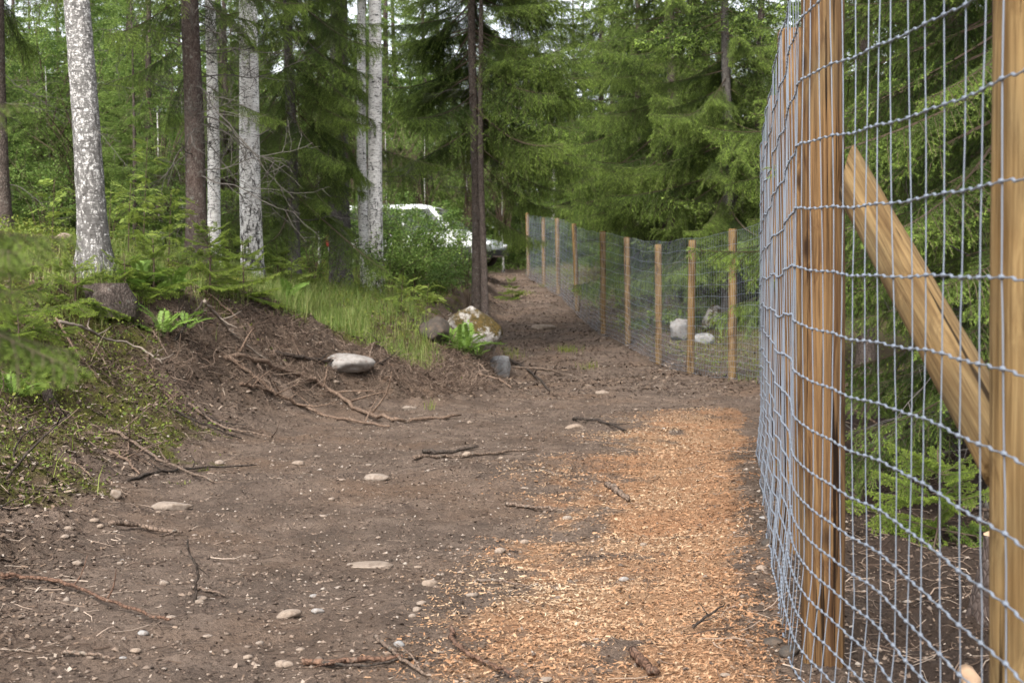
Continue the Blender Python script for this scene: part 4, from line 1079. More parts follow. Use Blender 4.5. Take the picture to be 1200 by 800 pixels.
# netting line: on the path side of the posts
def net_pts(step):
    P = FENCE[(FENCE[:, 1] > -3) & (FENCE[:, 1] < 60)].copy()
    P = np.vstack([[1.07, 1.0], FENCE[2:-1]])
    off = np.array([-0.085 if y < 13 else -0.075 for y in P[:, 1]]); P[:, 0] += off
    seg = np.hypot(*np.diff(P, axis=0).T); s = np.concatenate([[0], np.cumsum(seg)])
    q = np.arange(0, s[-1], step)
    return np.stack([np.interp(q, s, P[:, 0]), np.interp(q, s, P[:, 1])], -1), q
NV, SV = net_pts(0.135)
zg = height(NV[:, 0], NV[:, 1], False)
zg = np.convolve(np.pad(zg, 10, mode='edge'), np.ones(21) / 21, mode='valid') + 0.02
near_n = int(np.argmax(NV[:, 1] > 13.5))
def net_xyz(i, h, sag=True):
    """point of the netting at vertical wire i and height h"""
    x = NV[i, 0] + 0.006 * np.sin(i * 0.9 + h * 3) * (1 if sag else 0) - 0.10 * np.clip(0.35 - h, 0, 1) ** 1.0
    y = NV[i, 1] + 0.006 * np.sin(i * 2.1 + h * 1.5)
    z = zg[i] + h + 0.014 * np.sin(i * 0.35 + h * 2.2) - 0.003 * np.sin(i * 1.7)
    return np.stack([x, y, z], -1)
idx = np.arange(near_n)
for k, h in enumerate(HW):                                # each near line wire with its knots
    K = net_xyz(idx, h); pts, rad = [], []
    for i in range(near_n - 1):
        a, c = K[i], K[i + 1]
        for t, r, dz in ((-0.07, 0.0024, 0), (-0.045, 0.0058, 0), (0.045, 0.0058, 0), (0.07, 0.0022, 0.0), (0.3, 0.0021, -0.001), (0.44, 0.0028, -0.003), (0.5, 0.0046, 0.0), (0.56, 0.0028, 0.003), (0.7, 0.0021, 0.001), (0.9, 0.0021, 0)):
            pts.append(a + (c - a) * t + np.array([0, 0, dz])); rad.append(r)
    v, f3, f4 = tube(np.array(pts), np.array(rad), 6)
    b = MB(); b.add(v - FB, f3, f4)
    link('horizontal_wire', b.mesh('horizontal_wire', M['wire'], True), fence)
hs_ = np.array([h for i in range(len(HW) - 1) for h in (HW[i], HW[i] * 0.5 + HW[i + 1] * 0.5)] + [HW[-1], HW[-1] + 0.015])
for i in range(near_n):
    rg = np.random.default_rng(3000 + i)
    K = np.array([net_xyz(np.array([i]), h)[0] for h in hs_]); K[1::2, 1] += rg.normal(size=len(K[1::2])) * 0.0012; K[:, 0] += 0.002; K[:, 1] += rg.normal(size=len(K)) * 0.0015 + rg.normal() * 0.006 * np.sin(hs_ * rg.uniform(0.8, 1.6) + rg.uniform(0, 6))
    v, f3, f4 = tube(K, 0.0019, 5); b = MB(); b.add(v - FB, f3, f4)
    link('vertical_wire', b.mesh('vertical_wire', M['wire'], True), fence)
# far netting, span by span
ids = np.arange(near_n - 1, len(NV)); spans = np.array_split(ids, 12)
for si, sp in enumerate(spans):
    sp = np.concatenate([sp, [min(sp[-1] + 1, len(NV) - 1)]]); b = MB(); rf = 0.0019
    for h in HW:
        v, f3, f4 = tube(net_xyz(sp, h), rf * 1.45, 4, False); b.add(v - FB, f4=f4)
    for i in sp[:-1]:
        K = np.array([net_xyz(np.array([i]), h)[0] for h in HW]); v, f3, f4 = tube(K, rf * 0.85, 3, False); b.add(v - FB, f4=f4)
    tag(link('wire_mesh', b.mesh('wire_mesh', M['wire']), fence), kind='stuff')

# ------------------------------------------------------------------ rocks and stones
def stone(px, py, w, hr, mat, label, seed, group=None, name='stone', dr=0.8, sub=3, sink=0.3, cuts=7, rough=0.06, d=None, cat='stone', rz=None):
    rng = np.random.default_rng(seed)
    p = ground_at(px, py) if d is None else None
    if p is None:
        q = at(px, py, d); p = np.array([q[0], q[1], hz(q[0], q[1])])
    W = w / FPX * p[1]; H = W * hr
    v, f = rock_arr(rng, (W, W * dr, H), sub, cuts, rough)
    b = MB(); b.add(v, f3=f)
    o = link(name, b.mesh(name, M[mat], True)); o.location = (p[0], p[1] + W * dr * 0.25, p[2] + H * (0.5 - sink)); o.rotation_euler = (0, 0, rng.uniform(-0.5, 0.5) if rz is None else rz)
    tag(o, label, cat, group)
    return o
BST = dict(name='boulder', cat='boulder', sub=4)
stone(550, 404, 76, 0.95, 'stone_moss', 'large boulder with brown moss and pale lichen at the path edge', 3101, cuts=8, rough=0.16, sink=0.3, **BST)
stone(586, 440, 34, 1.2, 'stone_grey', 'grey angular rock below the mossy boulder at the bank tip', 3102, sink=0.35, cuts=12, rough=0.1, **BST)
stone(508, 400, 46, 0.85, 'stone_dark', 'dark split rock left of the mossy boulder', 3103, sink=0.3, cuts=14, rough=0.14, **BST)
stone(396, 433, 88, 0.3, 'stone_grey', 'smooth pale grey slab stone lying on the bank', 3109, cuts=8, rough=0.1, sink=0.42, dr=0.7, **BST)
stone(800, 392, 34, 0.9, 'stone_grey', 'grey rock with dark top behind the far fence, left of the pile', 3105, d=32.5, sink=0.1, cuts=14, rough=0.15, **BST)
stone(838, 392, 42, 0.9, 'stone_moss', 'largest pale rock of the pile behind the far fence', 3106, d=33.2, sink=0.1, cuts=14, rough=0.15, **BST)
stone(824, 398, 28, 0.7, 'stone_grey', 'white rounded rock in front of the pile behind the fence', 3107, d=31.5, cuts=12, rough=0.12, **BST)
stone(74, 318, 26, 0.55, 'stone', 'pinkish stone left of the rough grey birch', 3108, d=18.5, **BST)
stone(202, 598, 52, 0.3, 'stone', 'flat pale wedge of stone at the foot of the left bank', 3110, cuts=9, dr=0.45)
stone(338, 724, 36, 0.35, 'stone', 'flat tan stone next to the bluish pebble', 3111, dr=0.6)
stone(372, 718, 17, 0.5, 'stone_grey', 'small bluish grey pebble beside the flat tan stone', 3112)
stone(430, 664, 62, 0.1, 'stone', 'broad pale slab almost buried in the middle of the path', 3113, sink=0.6, dr=0.7, cuts=3)
stone(586, 648, 15, 0.6, 'stone', 'round cream pebble near the edge of the sawdust', 3114, cuts=2)
stone(503, 686, 20, 0.45, 'stone', 'cream coloured oval stone on the path', 3115, cuts=3)
stone(439, 563, 36, 0.3, 'stone', 'long flat tan stone in the middle of the path', 3116, dr=0.5)
stone(637, 386, 30, 0.35, 'stone', 'pale flat stone on the far stretch of path', 3117, dr=0.6)
stone(706, 462, 24, 0.3, 'stone', 'flat pale stone on the path before the far fence posts', 3118, dr=0.5)
stone(674, 503, 26, 0.35, 'stone', 'pale stone beside a dark curved stick on the path', 3119, dr=0.5)
stone(547, 536, 14, 0.7, 'stone', 'small pale stone resting on the thin long stick', 3120, cuts=3)
stone(135, 585, 16, 0.9, 'stone', 'small pale stone at the foot of the left bank', 3121)
stone(918, 692, 20, 0.6, 'stone_dark', 'dark stone at the foot of the near netting', 3122)
stone(905, 757, 28, 0.4, 'stone_dark', 'dark flat stone on the sawdust near the netting', 3123)
stone(926, 770, 26, 0.7, 'stone_dark', 'dark clod of stone lying against the bottom of the netting', 3128)
stone(900, 640, 16, 0.7, 'stone_dark', 'small dark stone between the sawdust and the netting', 3129)
stone(893, 668, 14, 0.5, 'stone', 'small pale stone between the sawdust and the netting', 3130)
stone(897, 580, 14, 0.7, 'stone_dark', 'dark stone further up beside the netting', 3131)
stone(350, 545, 18, 0.4, 'stone', 'oval tan stone near the foot of the rooty bank', 3124)
stone(480, 480, 18, 0.4, 'stone', 'small pale stone below the rooty bank tip', 3125)
stone(330, 783, 22, 0.4, 'stone', 'pale flat stone among the litter at the lower path', 3126)
stone(640, 800, 20, 0.3, 'stone', 'small stone at the lower edge of the sawdust', 3127)
rng = np.random.default_rng(88)
k = 0
while k < 70:
    px = rng.uniform(60, 900); py = 425 + 375 * rng.random() ** 0.8
    p = ground_at(px, py)
    if toe_dist(p[:1], p[1:2])[0] > 0.6 or p[1] > 24 or p[0] > fence_x(p[1]) - 0.1: continue
    if sawdust_mask(p[:1], p[1:2])[0] > 0.4 and rng.random() < 0.8: continue
    stone(px, py, rng.uniform(6, 15) * (0.6 + p[1] ** -1 * 3), rng.uniform(0.3, 0.6), 'stone' if rng.random() < 0.8 else 'stone_grey', 'small loose pale stone on the dirt path', 3200 + k, 'small loose stones on the path', sub=2, cuts=4)
    k += 1

# ------------------------------------------------------------------ sticks, roots, branches
def stick(pts, r, mat, label, name='stick', lift=0.012, cat='stick', seed=0, group=None, free=None, side=0, taper=0.45):
    """pts: picture points laid onto the ground; free: {index: extra height}"""
    rng = np.random.default_rng(seed + len(pts) * 7 + int(pts[0][0]))
    W = np.array([ground_at(*p) for p in pts])
    n = max(8, len(pts) * 5)
    Q = smooth_path(W, n)
    g = height(Q[:, 0], Q[:, 1])
    g = np.convolve(np.pad(g, 2, mode='edge'), np.ones(5) / 5, mode='valid')
    Q[:, 2] = np.maximum(g, Q[:, 2]) + lift + r * 0.5
    Q += rng.normal(size=Q.shape) * r * 0.35
    R = np.linspace(r, r * (1 - taper), n) * (1 + 0.05 * rng.normal(size=n)); R[-1] *= 0.6
    c = Q[0].copy(); b = MB(); v, f3, f4 = tube(Q - c, R, 8); b.add(v, f3, f4)
    for s in range(side):
        i = rng.integers(2, n - 1); d = norm(np.array([rng.normal(), rng.normal(), abs(rng.normal()) * 0.5])); l = rng.uniform(8, 22) * r
        q = smooth_path([Q[i] - c, Q[i] - c + d * l * 0.5 + rng.normal(size=3) * r, Q[i] - c + d * l], 5); v, f3, f4 = tube(q, np.linspace(r * 0.5, r * 0.15, 5), 5); b.add(v, f3, f4)
    o = link(name, b.mesh(name, M[mat], True)); o.location = c
    return tag(o, label, cat, group)
def free_stick(W, r, mat, label, name='stick', cat='stick', side=0, seed=0, taper=0.5):
    rng = np.random.default_rng(seed); W = np.array(W); n = len(W) * 6
    Q = smooth_path(W, n) + rng.normal(size=(n, 3)) * r * 0.3
    c = Q[0].copy(); b = MB(); v, f3, f4 = tube(Q - c, np.linspace(r, r * (1 - taper), n), 8); b.add(v, f3, f4)
    for s in range(side):
        i = rng.integers(2, n - 1); d = norm(rng.normal(size=3)); l = rng.uniform(10, 26) * r
        v, f3, f4 = tube(np.array([Q[i] - c, Q[i] - c + d * l * 0.5 + rng.normal(size=3) * r, Q[i] - c + d * l]), np.array([0.5, 0.35, 0.12]) * r, 5); b.add(v, f3, f4)
    o = link(name, b.mesh(name, M[mat], True)); o.location = c
    return tag(o, label, cat)
RT = dict(name='exposed_root', cat='root', side=5)
stick([(264, 424), (300, 426), (330, 436), (370, 452), (397, 467), (420, 482), (455, 494), (480, 495), (540, 490)], 0.034, 'root', 'long thick root snaking from the bank onto the path', **RT)
stick([(268, 426), (297, 442), (322, 464), (365, 484), (405, 494), (457, 501)], 0.026, 'root', 'pale root running just below the long thick root', **RT)
stick([(280, 452), (305, 458), (330, 466), (350, 476)], 0.02, 'root', 'short pale root joining the lower root on the bank', **RT)
stick([(322, 416), (362, 424), (397, 431), (420, 435), (450, 432)], 0.028, 'stick_dark', 'grey-brown stick lying in front of the pale slab stone', side=2)
stick([(69, 398), (95, 404), (124, 416), (161, 428), (191, 445)], 0.017, 'dead_pale', 'pale thin branch arching over the mossy left bank', lift=0.16, side=4)
stick([(0, 681), (30, 684), (75, 692), (120, 710), (180, 731), (200, 736)], 0.011, 'stick_red', 'long brown branch slanting down the lower left bank', side=3, lift=0.025)
stick([(130, 618), (165, 622), (215, 628)], 0.017, 'stick', 'short tan stick at the foot of the left bank', side=1)
stick([(352, 783), (400, 783), (450, 779), (472, 774)], 0.013, 'stick_red', 'brown stick lying across the lower path', side=1)
stick([(440, 752), (455, 766), (470, 777), (497, 800)], 0.009, 'stick', 'thin branch crossing the brown stick on the lower path', side=3)
stick([(531, 742), (531, 760), (550, 774), (575, 785), (604, 800)], 0.010, 'stick_red', 'reddish bent twig at the edge of the sawdust', side=1, lift=0.02)
stick([(485, 540), (540, 537), (590, 532), (628, 529)], 0.016, 'stick', 'thin long stick across the middle of the path', side=1)
stick([(497, 532), (530, 532), (562, 526)], 0.018, 'stick_dark', 'darker short stick just behind the thin long stick')
stick([(672, 493), (700, 495), (736, 507)], 0.02, 'stick_dark', 'dark curved stick on the path before the sawdust', side=1)
stick([(592, 593), (620, 597), (652, 599)], 0.014, 'stick', 'brown stick at the left edge of the sawdust')
stick([(743, 770), (755, 783), (767, 797)], 0.017, 'stick_red', 'short thick brown stick lying on the sawdust', taper=0.15)
stick([(812, 745), (832, 731), (850, 718)], 0.006, 'stick_dark', 'forked dark twig lying on the sawdust', side=3, lift=0.03)
stick([(712, 571), (722, 577), (737, 590)], 0.022, 'stick', 'short curved piece of wood on the sawdust edge', taper=0.2)
stick([(557, 684), (585, 685), (618, 691)], 0.008, 'stick', 'thin pale twig pointing at the sawdust')
stick([(128, 508), (165, 530), (190, 545), (250, 570)], 0.016, 'stick', 'pale brown branch lying down the left bank', side=5, lift=0.03)
stick([(150, 565), (190, 556), (240, 551), (300, 548)], 0.012, 'stick_dark', 'dark thin branch across the foot of the bank', side=3)
stick([(598, 424), (620, 436), (645, 459)], 0.03, 'stick_dark', 'dark stick sticking out of the bank tip onto the path', side=2)
stick([(604, 432), (640, 434), (665, 441)], 0.02, 'stick', 'paler stick beside the dark one at the bank tip', side=1)
stick([(560, 440), (585, 449), (600, 457)], 0.02, 'root', 'pale root end hanging from the bank tip')
stick([(375, 782), (430, 786), (490, 776)], 0.006, 'stick_dark', 'dark thin twig beside the brown stick')
stick([(75, 770), (105, 773), (135, 776)], 0.009, 'stick', 'small brown twig on the lower left litter')
stick([(225, 692), (245, 696), (265, 702)], 0.009, 'stick', 'small tan twig near the upright dark twig')
stick([(0, 452), (40, 447), (85, 453)], 0.012, 'stick', 'thin grey branch lying on the mossy bank', side=3, lift=0.03)
stick([(930, 660), (905, 625), (893, 600)], 0.008, 'stick', 'thin pale twig at the foot of the near netting')
rng = np.random.default_rng(909); k = 0
while k < 34:
    sx, sy = rng.uniform(-4.6, -0.2), rng.uniform(6.5, 20.5)
    sd_ = toe_dist(np.array([sx]), np.array([sy]))[0]
    if not 0.0 < sd_ < 2.2 or sx < -0.37 * sy - 0.3: continue
    a = rng.uniform(0, 2 * PI); l = rng.uniform(0.3, 1.1); r_ = rng.uniform(0.005, 0.014) * (0.6 + l * 0.6)
    W = np.array([(sx + math.cos(a) * l * t + rng.normal() * 0.03, sy + math.sin(a) * l * t + rng.normal() * 0.03) for t in (0, 0.35, 0.7, 1)])
    z_ = height(W[:, 0], W[:, 1]); free_stick(np.column_stack([W, z_ + r_ + rng.uniform(0.01, 0.05, 4)]), r_, ('stick', 'stick_dark', 'root')[k % 3], 'thin dead branch lying among the roots and litter of the bank', name='dead_twig', cat='branch', seed=4000 + k, side=int(rng.integers(1, 5)))['group'] = 'dead branches on the bank'
    k += 1
# upright dark twig
g0 = ground_at(228, 706); dd = g0[1]
free_stick([g0 - np.array([0, 0, 0.03]), at(230, 685, dd), at(231, 665, dd), at(222, 648, dd), at(219, 632, dd)], 0.008, 'stick_dark', 'upright crooked dark twig stuck in the path', seed=1, side=1)
# broken bent branch on the bank
a0 = ground_at(200, 403); a1 = ground_at(318, 430); pk = at(239, 353, a0[1] + 0.5)
free_stick([a0 - np.array([0, 0, 0.05]), at(220, 378, a0[1] + 0.25), pk], 0.02, 'stick_dark', 'dark half of the snapped branch propped on the bank', seed=2, side=2)
free_stick([pk, at(255, 371, a0[1] + 0.9), at(281, 398, (a0[1] + a1[1]) / 2 + 0.5), a1 + np.array([0, 0, 0.02])], 0.02, 'dead_pale', 'pale half of the snapped branch sloping down the bank', seed=3, side=4)
# dark twigs reaching in at the left
a0 = ground_at(3, 560)
free_stick([a0 - np.array([0, 0, 0.03]), at(40, 522, a0[1]), at(82, 484, a0[1] + 0.1)], 0.010, 'stick_dark', 'dark twig reaching up over the lower left bank', seed=4, side=3)
free_stick([a0 + np.array([-0.1, 0.4, 0]), at(25, 512, a0[1] + 0.4), at(55, 496, a0[1] + 0.4)], 0.008, 'stick_dark', 'thin dark twig behind the taller one on the bank', seed=5, side=3)
# cut stub on the bank and cut piece behind the netting
def stump(loc, r, h, label, seed, mat='bark'):
    rng = np.random.default_rng(seed); root = empty('tree_stump', loc); tag(root, label, 'stump')
    v, f4 = trunk_arr(rng, h, r, flare=0.4, nz=14, ns=18, sink=0.2, taper=0.1, wob=0.0); b = MB(); b.add(v, f4=f4); link('bark', b.mesh('stump_bark', M[mat], True), root)
    ring = v[-18:]; b = MB(); b.add(np.vstack([ring, ring.mean(0)]), f3=[(i, (i + 1) % 18, 18) for i in range(18)]); link('cut_face', b.mesh('cut_face', M['cutwood']), root)
stump(ground_at(54, 470), 0.045, 0.14, 'small cut stub standing on the left bank', 1)
stump(np.array([2.05, 5.75, hz(2.05, 5.75)]), 0.13, 0.28, 'brown tree stump in the shade behind the near netting', 2, 'bark_red')
stump(ground_at(124, 352), 0.2, 0.16, 'dark mossy stump at the foot of the rough grey birch', 3)
p0 = at(1131, 735, 4.6); p1 = at(1172, 775, 4.1)
free_stick([np.array([p0[0], p0[1], hz(p0[0], p0[1]) + 0.08]), np.array([p1[0], p1[1], hz(p1[0], p1[1]) + 0.05])], 0.03, 'cutwood', 'pale cut piece of wood behind the near netting', name='wood_offcut', cat='wood', taper=0.1)
for k, (px, py, dx, dy, r, lb) in enumerate(((1040, 560, 0.9, 0.25, 0.02, 'dark dead branch on the soil behind the netting'), (1010, 530, 0.5, -0.3, 0.03, 'pale splintered root behind the corner post'),
                                  (1085, 620, 0.7, 0.5, 0.014, 'thin dead branch lying lower behind the netting'))):
    p = ground_at(px, py); 
    q = [np.array([p[0] + dx * t, p[1] + dy * t, hz(p[0] + dx * t, p[1] + dy * t) + 0.03 + 0.05 * math.sin(3 * t)]) for t in (0, 0.35, 0.7, 1)]
    free_stick(q, r, ('stick_dark', 'root', 'stick')[k], lb, seed=60 + k, side=5)

# ------------------------------------------------------------------ uncountable litter, grass, ground cover
rng = np.random.default_rng(4242)
def scatter(n, x0, x1, y0, y1, power=1.0):
    """random ground points, denser close to the camera"""
    u = rng.random(n); y = (y0 ** (1 - power) + u * (y1 ** (1 - power) - y0 ** (1 - power))) ** (1 / (1 - power)) if power != 1 else y0 * (y1 / y0) ** u
    return rng.uniform(x0, x1, n), y
def bits(mb, x, y, size, asp, thick, lift, tint):
    """flat chips: tilted quads with a bent middle"""
    n = len(x); z = height(x, y) + lift
    a = rng.uniform(0, 2 * PI, n); d = np.stack([np.cos(a), np.sin(a), rng.normal(size=n) * 0.28], -1); s = np.stack([-np.sin(a), np.cos(a), rng.normal(size=n) * 0.35], -1)
    l = (size * rng.uniform(0.5, 1.5, n))[:, None]; w = l * (asp * rng.uniform(0.6, 1.4, n))[:, None]
    c = np.stack([x, y, z], -1) + np.array([0, 0, 1.0]) * l * 0.12
    v = np.stack([c - d * l / 2 - s * w * 0.35, c - d * l / 2 + s * w * 0.35, c + d * l * 0.45 + s * w / 2, c + d * l / 2 - s * w * 0.3], 1).reshape(-1, 3)
    k = np.arange(n)[:, None] * 4
    mb.add(v, f3=np.concatenate([k + np.array([[0, 1, 2]]), k + np.array([[0, 2, 3]])], 0), a=np.repeat(tint, 4))
# sawdust
x, y = scatter(300000, -0.6, 2.6, 4.2, 18.5, 1.6)
m_ = rng.random(len(x)) < np.maximum(sawdust_mask(x, y) ** 1.3, 0); x, y = x[m_], y[m_]
b = MB(); bits(b, x, y, (0.006 + 0.012 * rng.random(len(x)) ** 2.5) + 0.0004 * y, 0.36, 0, 0.0005, np.clip(rng.normal(0.5, 0.17, len(x)) + (fbm(x * 1.3, y * 1.3, 79, 3) - 0.5) * 0.8 - 0.38 * sstep(0.55, 1.15, x - np.interp(y, _SL[:, 1], _SL[:, 0])), 0, 1))
M['chips'] = litter_mat('wood_chips', [(0.0, (0.15, 0.08, 0.043)), (0.25, (0.305, 0.162, 0.085)), (0.55, (0.35, 0.228, 0.138)), (0.85, (0.40, 0.30, 0.20)), (1.0, (0.5, 0.41, 0.29))])
tag(link('sawdust', b.mesh('sawdust', M['chips'])), 'orange sawdust and wood chips strewn over the right of the path', 'sawdust', kind='stuff')
# leaf and bark litter
x, y = scatter(150000, -6, 3.6, 4.0, 27, 1.3)
s = toe_dist(x, y); f = x - fence_x(y)
pr = 0.34 + 0.66 * sstep(-0.7, 0.2, s) * sstep(2.6, 1.5, s) + 0.6 * sstep(-0.5, 0.0, f) * (f < 2.5)
m_ = rng.random(len(x)) < pr * (0.35 + 1.1 * fbm(x * 1.5, y * 1.5, 61, 3)); x, y = x[m_], y[m_]
x2, y2 = scatter(60000, -5.5, 0.3, 5.5, 21, 1.0); s2 = toe_dist(x2, y2); m_ = (rng.random(len(x2)) < sstep(-0.3, 0.5, s2) * sstep(3.0, 1.4, s2)) & (x2 > -0.37 * y2 - 0.3); x = np.concatenate([x, x2[m_]]); y = np.concatenate([y, y2[m_]])
b = MB(); bits(b, x, y, (0.012 + 0.016 * sstep(-0.5, 0.3, toe_dist(x, y))) + 0.0006 * y, 0.42, 0, 0.001, rng.random(len(x)) ** (1.5 + 1.0 * sstep(0.3, -0.4, toe_dist(x, y))))
M['litter'] = litter_mat('bark_litter', [(0.0, (0.03, 0.02, 0.015)), (0.35, (0.08, 0.055, 0.04)), (0.62, (0.155, 0.108, 0.076)), (0.82, (0.235, 0.175, 0.13)), (0.94, (0.27, 0.22, 0.175)), (1.0, (0.33, 0.285, 0.24))])
tag(link('forest_litter', b.mesh('forest_litter', M['litter'])), 'brown bark flakes and dead leaves littering bank and path', 'litter', kind='stuff')
x, y = rng.uniform(-1.5, 6.2, 30000), rng.uniform(20, 56, 30000); m_ = (x < fence_x(y) + 2.5) & (toe_dist(x, y) < 0.6); x, y = x[m_], y[m_]
b = MB(); bits(b, x, y, 0.05, 0.45, 0, 0.002, rng.random(len(x)) ** 2.2)  # tint skewed dark: shade under the trees worked into the litter colour
tag(link('path_litter', b.mesh('path_litter', M['litter'])), 'leaf litter along the far stretch of path beside the fence', 'litter', kind='stuff')
# soil crumbs and grit
ov, of = ICO[1]
def lumps(x, y, size, tint, flat=0.7):
    n = len(x); z = height(x, y); mb = MB(); sz = size[:, None, None] * rng.uniform(0.6, 1.3, (n, 1, 3)); sz[:, :, 2] *= flat
    OV = np.array([(1, 0, 0), (-1, 0, 0), (0, 1, 0), (0, -1, 0), (0, 0, 1), (0, 0, -1)], float); OF = np.array([(0, 2, 4), (2, 1, 4), (1, 3, 4), (3, 0, 4), (2, 0, 5), (1, 2, 5), (3, 1, 5), (0, 3, 5)])
    a = rng.uniform(0, 6.3, n); c, s_ = np.cos(a), np.sin(a); o = OV[None] + rng.normal(size=(n, 6, 3)) * 0.18
    o = np.stack([o[..., 0] * c[:, None] - o[..., 1] * s_[:, None], o[..., 0] * s_[:, None] + o[..., 1] * c[:, None], o[..., 2]], -1) * sz
    v = o + np.stack([x, y, z + size * 0.15], -1)[:, None]
    mb.add(v.reshape(-1, 3), f3=(np.arange(n)[:, None, None] * 6 + OF[None]).reshape(-1, 3), a=np.repeat(tint, 6))
    return mb
x, y = scatter(40000, -4.5, 3.2, 4.2, 24, 1.5)
s = toe_dist(x, y); f = x - fence_x(y)
m_ = (s < 2.0) & (rng.random(len(x)) < (0.75 + 0.25 * sstep(-0.4, 0.2, s)) * (1 - 0.9 * sawdust_mask(x, y)) * (0.3 + 1.2 * fbm(x * 0.9, y * 0.9, 63, 3))); x, y = x[m_], y[m_]
M['crumb'] = litter_mat('soil_crumbs', [(0.0, (0.035, 0.025, 0.02)), (0.45, (0.10, 0.072, 0.055)), (0.8, (0.18, 0.134, 0.102)), (0.94, (0.25, 0.2, 0.16)), (1.0, (0.33, 0.28, 0.235))])
tag(link('soil_crumbs', lumps(x, y, 0.004 + 0.009 * rng.random(len(x)) ** 3 + 0.0002 * y, rng.random(len(x))).mesh('soil_crumbs', M['crumb'])), 'loose soil crumbs and grit over the dirt path', 'soil', kind='stuff')
x, y = scatter(3000, -4.2, 3.0, 4.2, 26, 1.3); s = toe_dist(x, y)
m_ = (s < 1.2) & (rng.random(len(x)) < (1 - 0.93 * sawdust_mask(x, y)) * (0.2 + 1.3 * fbm(x * 0.7, y * 0.7, 65, 3))); x, y = x[m_], y[m_]
M['gravel'] = litter_mat('gravel', [(0.0, (0.08, 0.06, 0.047)), (0.5, (0.135, 0.102, 0.08)), (0.85, (0.195, 0.155, 0.125)), (1.0, (0.3, 0.26, 0.22))])
tag(link('gravel', lumps(x, y, 0.008 + 0.012 * rng.random(len(x)) ** 2.5 + 0.0003 * y, rng.random(len(x)), 0.55).mesh('gravel', M['gravel'], True)), 'small pale gravel scattered over the dirt path', 'gravel', kind='stuff')
# twigs and root fibres
def fibres(x, y, ln, r, tint, up=0.15, segs=3, curl=0.5):
    n = len(x); mb = MB(); z = height(x, y) + r
    p = np.stack([x, y, z], -1); a = rng.uniform(0, 2 * PI, n); d = np.stack([np.cos(a), np.sin(a), rng.normal(size=n) * up], -1)
    for k in range(segs):
        q = p + norm(d) * (ln / segs)[:, None]
        g = height(q[:, 0], q[:, 1]); q[:, 2] = np.where(q[:, 2] < g, g + r, q[:, 2] - (0.3 * (q[:, 2] - g)) * (up < 0.3))
        twigs(mb, p, q, r * (1 - k / segs * 0.5), r * (1 - (k + 1) / segs * 0.5), 0)
        p = q; d = d + rng.normal(size=(n, 3)) * curl * np.array([1, 1, 0.4])
    nv = mb.n // (n * segs)
    mb.a = [np.repeat(tint, 6) for _ in range(segs)]
    return mb
x, y = scatter(16000, -6, 3.6, 4.2, 27, 1.1); s = toe_dist(x, y); f = x - fence_x(y)
pr = 0.07 + 0.9 * sstep(-0.6, 0.3, s) * sstep(3.2, 1.6, s) + 0.9 * sstep(-0.5, -0.1, f) * (f < 2.4)
m_ = rng.random(len(x)) < pr * (0.3 + 1.2 * fbm(x * 1.2, y * 1.2, 67, 3)); x, y = x[m_], y[m_]
M['twigs'] = litter_mat('twig_litter', [(0.0, (0.04, 0.028, 0.022)), (0.5, (0.12, 0.082, 0.06)), (0.8, (0.23, 0.17, 0.13)), (1.0, (0.36, 0.29, 0.23))])
tag(link('twig_litter', fibres(x, y, rng.uniform(0.05, 0.22, len(x)), 0.0016 + 0.0025 * rng.random(len(x)) ** 3, rng.random(len(x))).mesh('twig_litter', M['twigs'])), 'fine twigs and root fibres tangled over the bank', 'twigs', kind='stuff')
# hanging root tangle of the torn bank edge
T_ = np.array([_TOE[4:11, 0], _TOE[4:11, 1]]).T; seg = rng.integers(0, len(T_) - 1, 6000); u = rng.random(6000)[:, None]
q = T_[seg] * (1 - u) + T_[seg + 1] * u; nrm = np.stack([-(T_[seg + 1] - T_[seg])[:, 1], (T_[seg + 1] - T_[seg])[:, 0]], -1); nrm = norm(nrm)
q = q + nrm * rng.uniform(0.1, 1.1, (6000, 1)); m_ = fbm(q[:, 0] * 1.4, q[:, 1] * 1.4, 69, 3) > 0.5; q = q[m_]
tag(link('root_tangle', fibres(q[:, 0], q[:, 1], rng.uniform(0.1, 0.4, len(q)), 0.0022 + 0.004 * rng.random(len(q)) ** 3, rng.random(len(q)) * 0.8, 0.55, 4, 0.6).mesh('root_tangle', M['twigs'])), 'torn tangle of roots hanging from the bank edge', 'roots', kind='stuff')
# grass
def blades(x, y, h, w, tint, bend=0.5):
    n = len(x); z = height(x, y); a = rng.uniform(0, 2 * PI, n); o = np.stack([np.cos(a), np.sin(a), np.zeros(n)], -1); s = np.stack([-np.sin(a), np.cos(a), np.zeros(n)], -1) * (w * 0.5)[:, None]
    p0 = np.stack([x, y, z - 0.01], -1); bd = (h * bend * rng.uniform(0.2, 1.2, n))[:, None]; up = np.array([0, 0, 1.0])
    p1 = p0 + up * h[:, None] * 0.55 + o * bd * 0.3; p2 = p0 + up * h[:, None] * rng.uniform(0.75, 1.0, n)[:, None] + o * bd
    v = np.stack([p0 - s, p0 + s, p1 + s * 0.8, p1 - s * 0.8, p2], 1).reshape(-1, 3); k = np.arange(n)[:, None] * 5
    b = MB(); b.add(v, f3=k + np.array([[3, 2, 4]]), f4=k + np.array([[0, 1, 2, 3]]), a=np.repeat(tint, 5)); return b
n = 220000
x = rng.uniform(-6.5, 0.6, n); y = rng.uniform(14.5, 28, n)
s = toe_dist(x, y); g = sstep(0.95, 1.7, s + (fbm(x * 1.7, y * 1.7, 41, 4) - 0.5) * 1.4) * sstep(-5.6, -3.9, x + (fbm(x, y, 45, 3) - 0.5) * 2)
g = g * sstep(27, 21, y) * sstep(0.3, 0.6, fbm(x * 1.6, y * 1.6, 46, 4)) * sstep(-0.6, -1.4, x)
m_ = rng.random(n) < g; x, y = x[m_], y[m_]
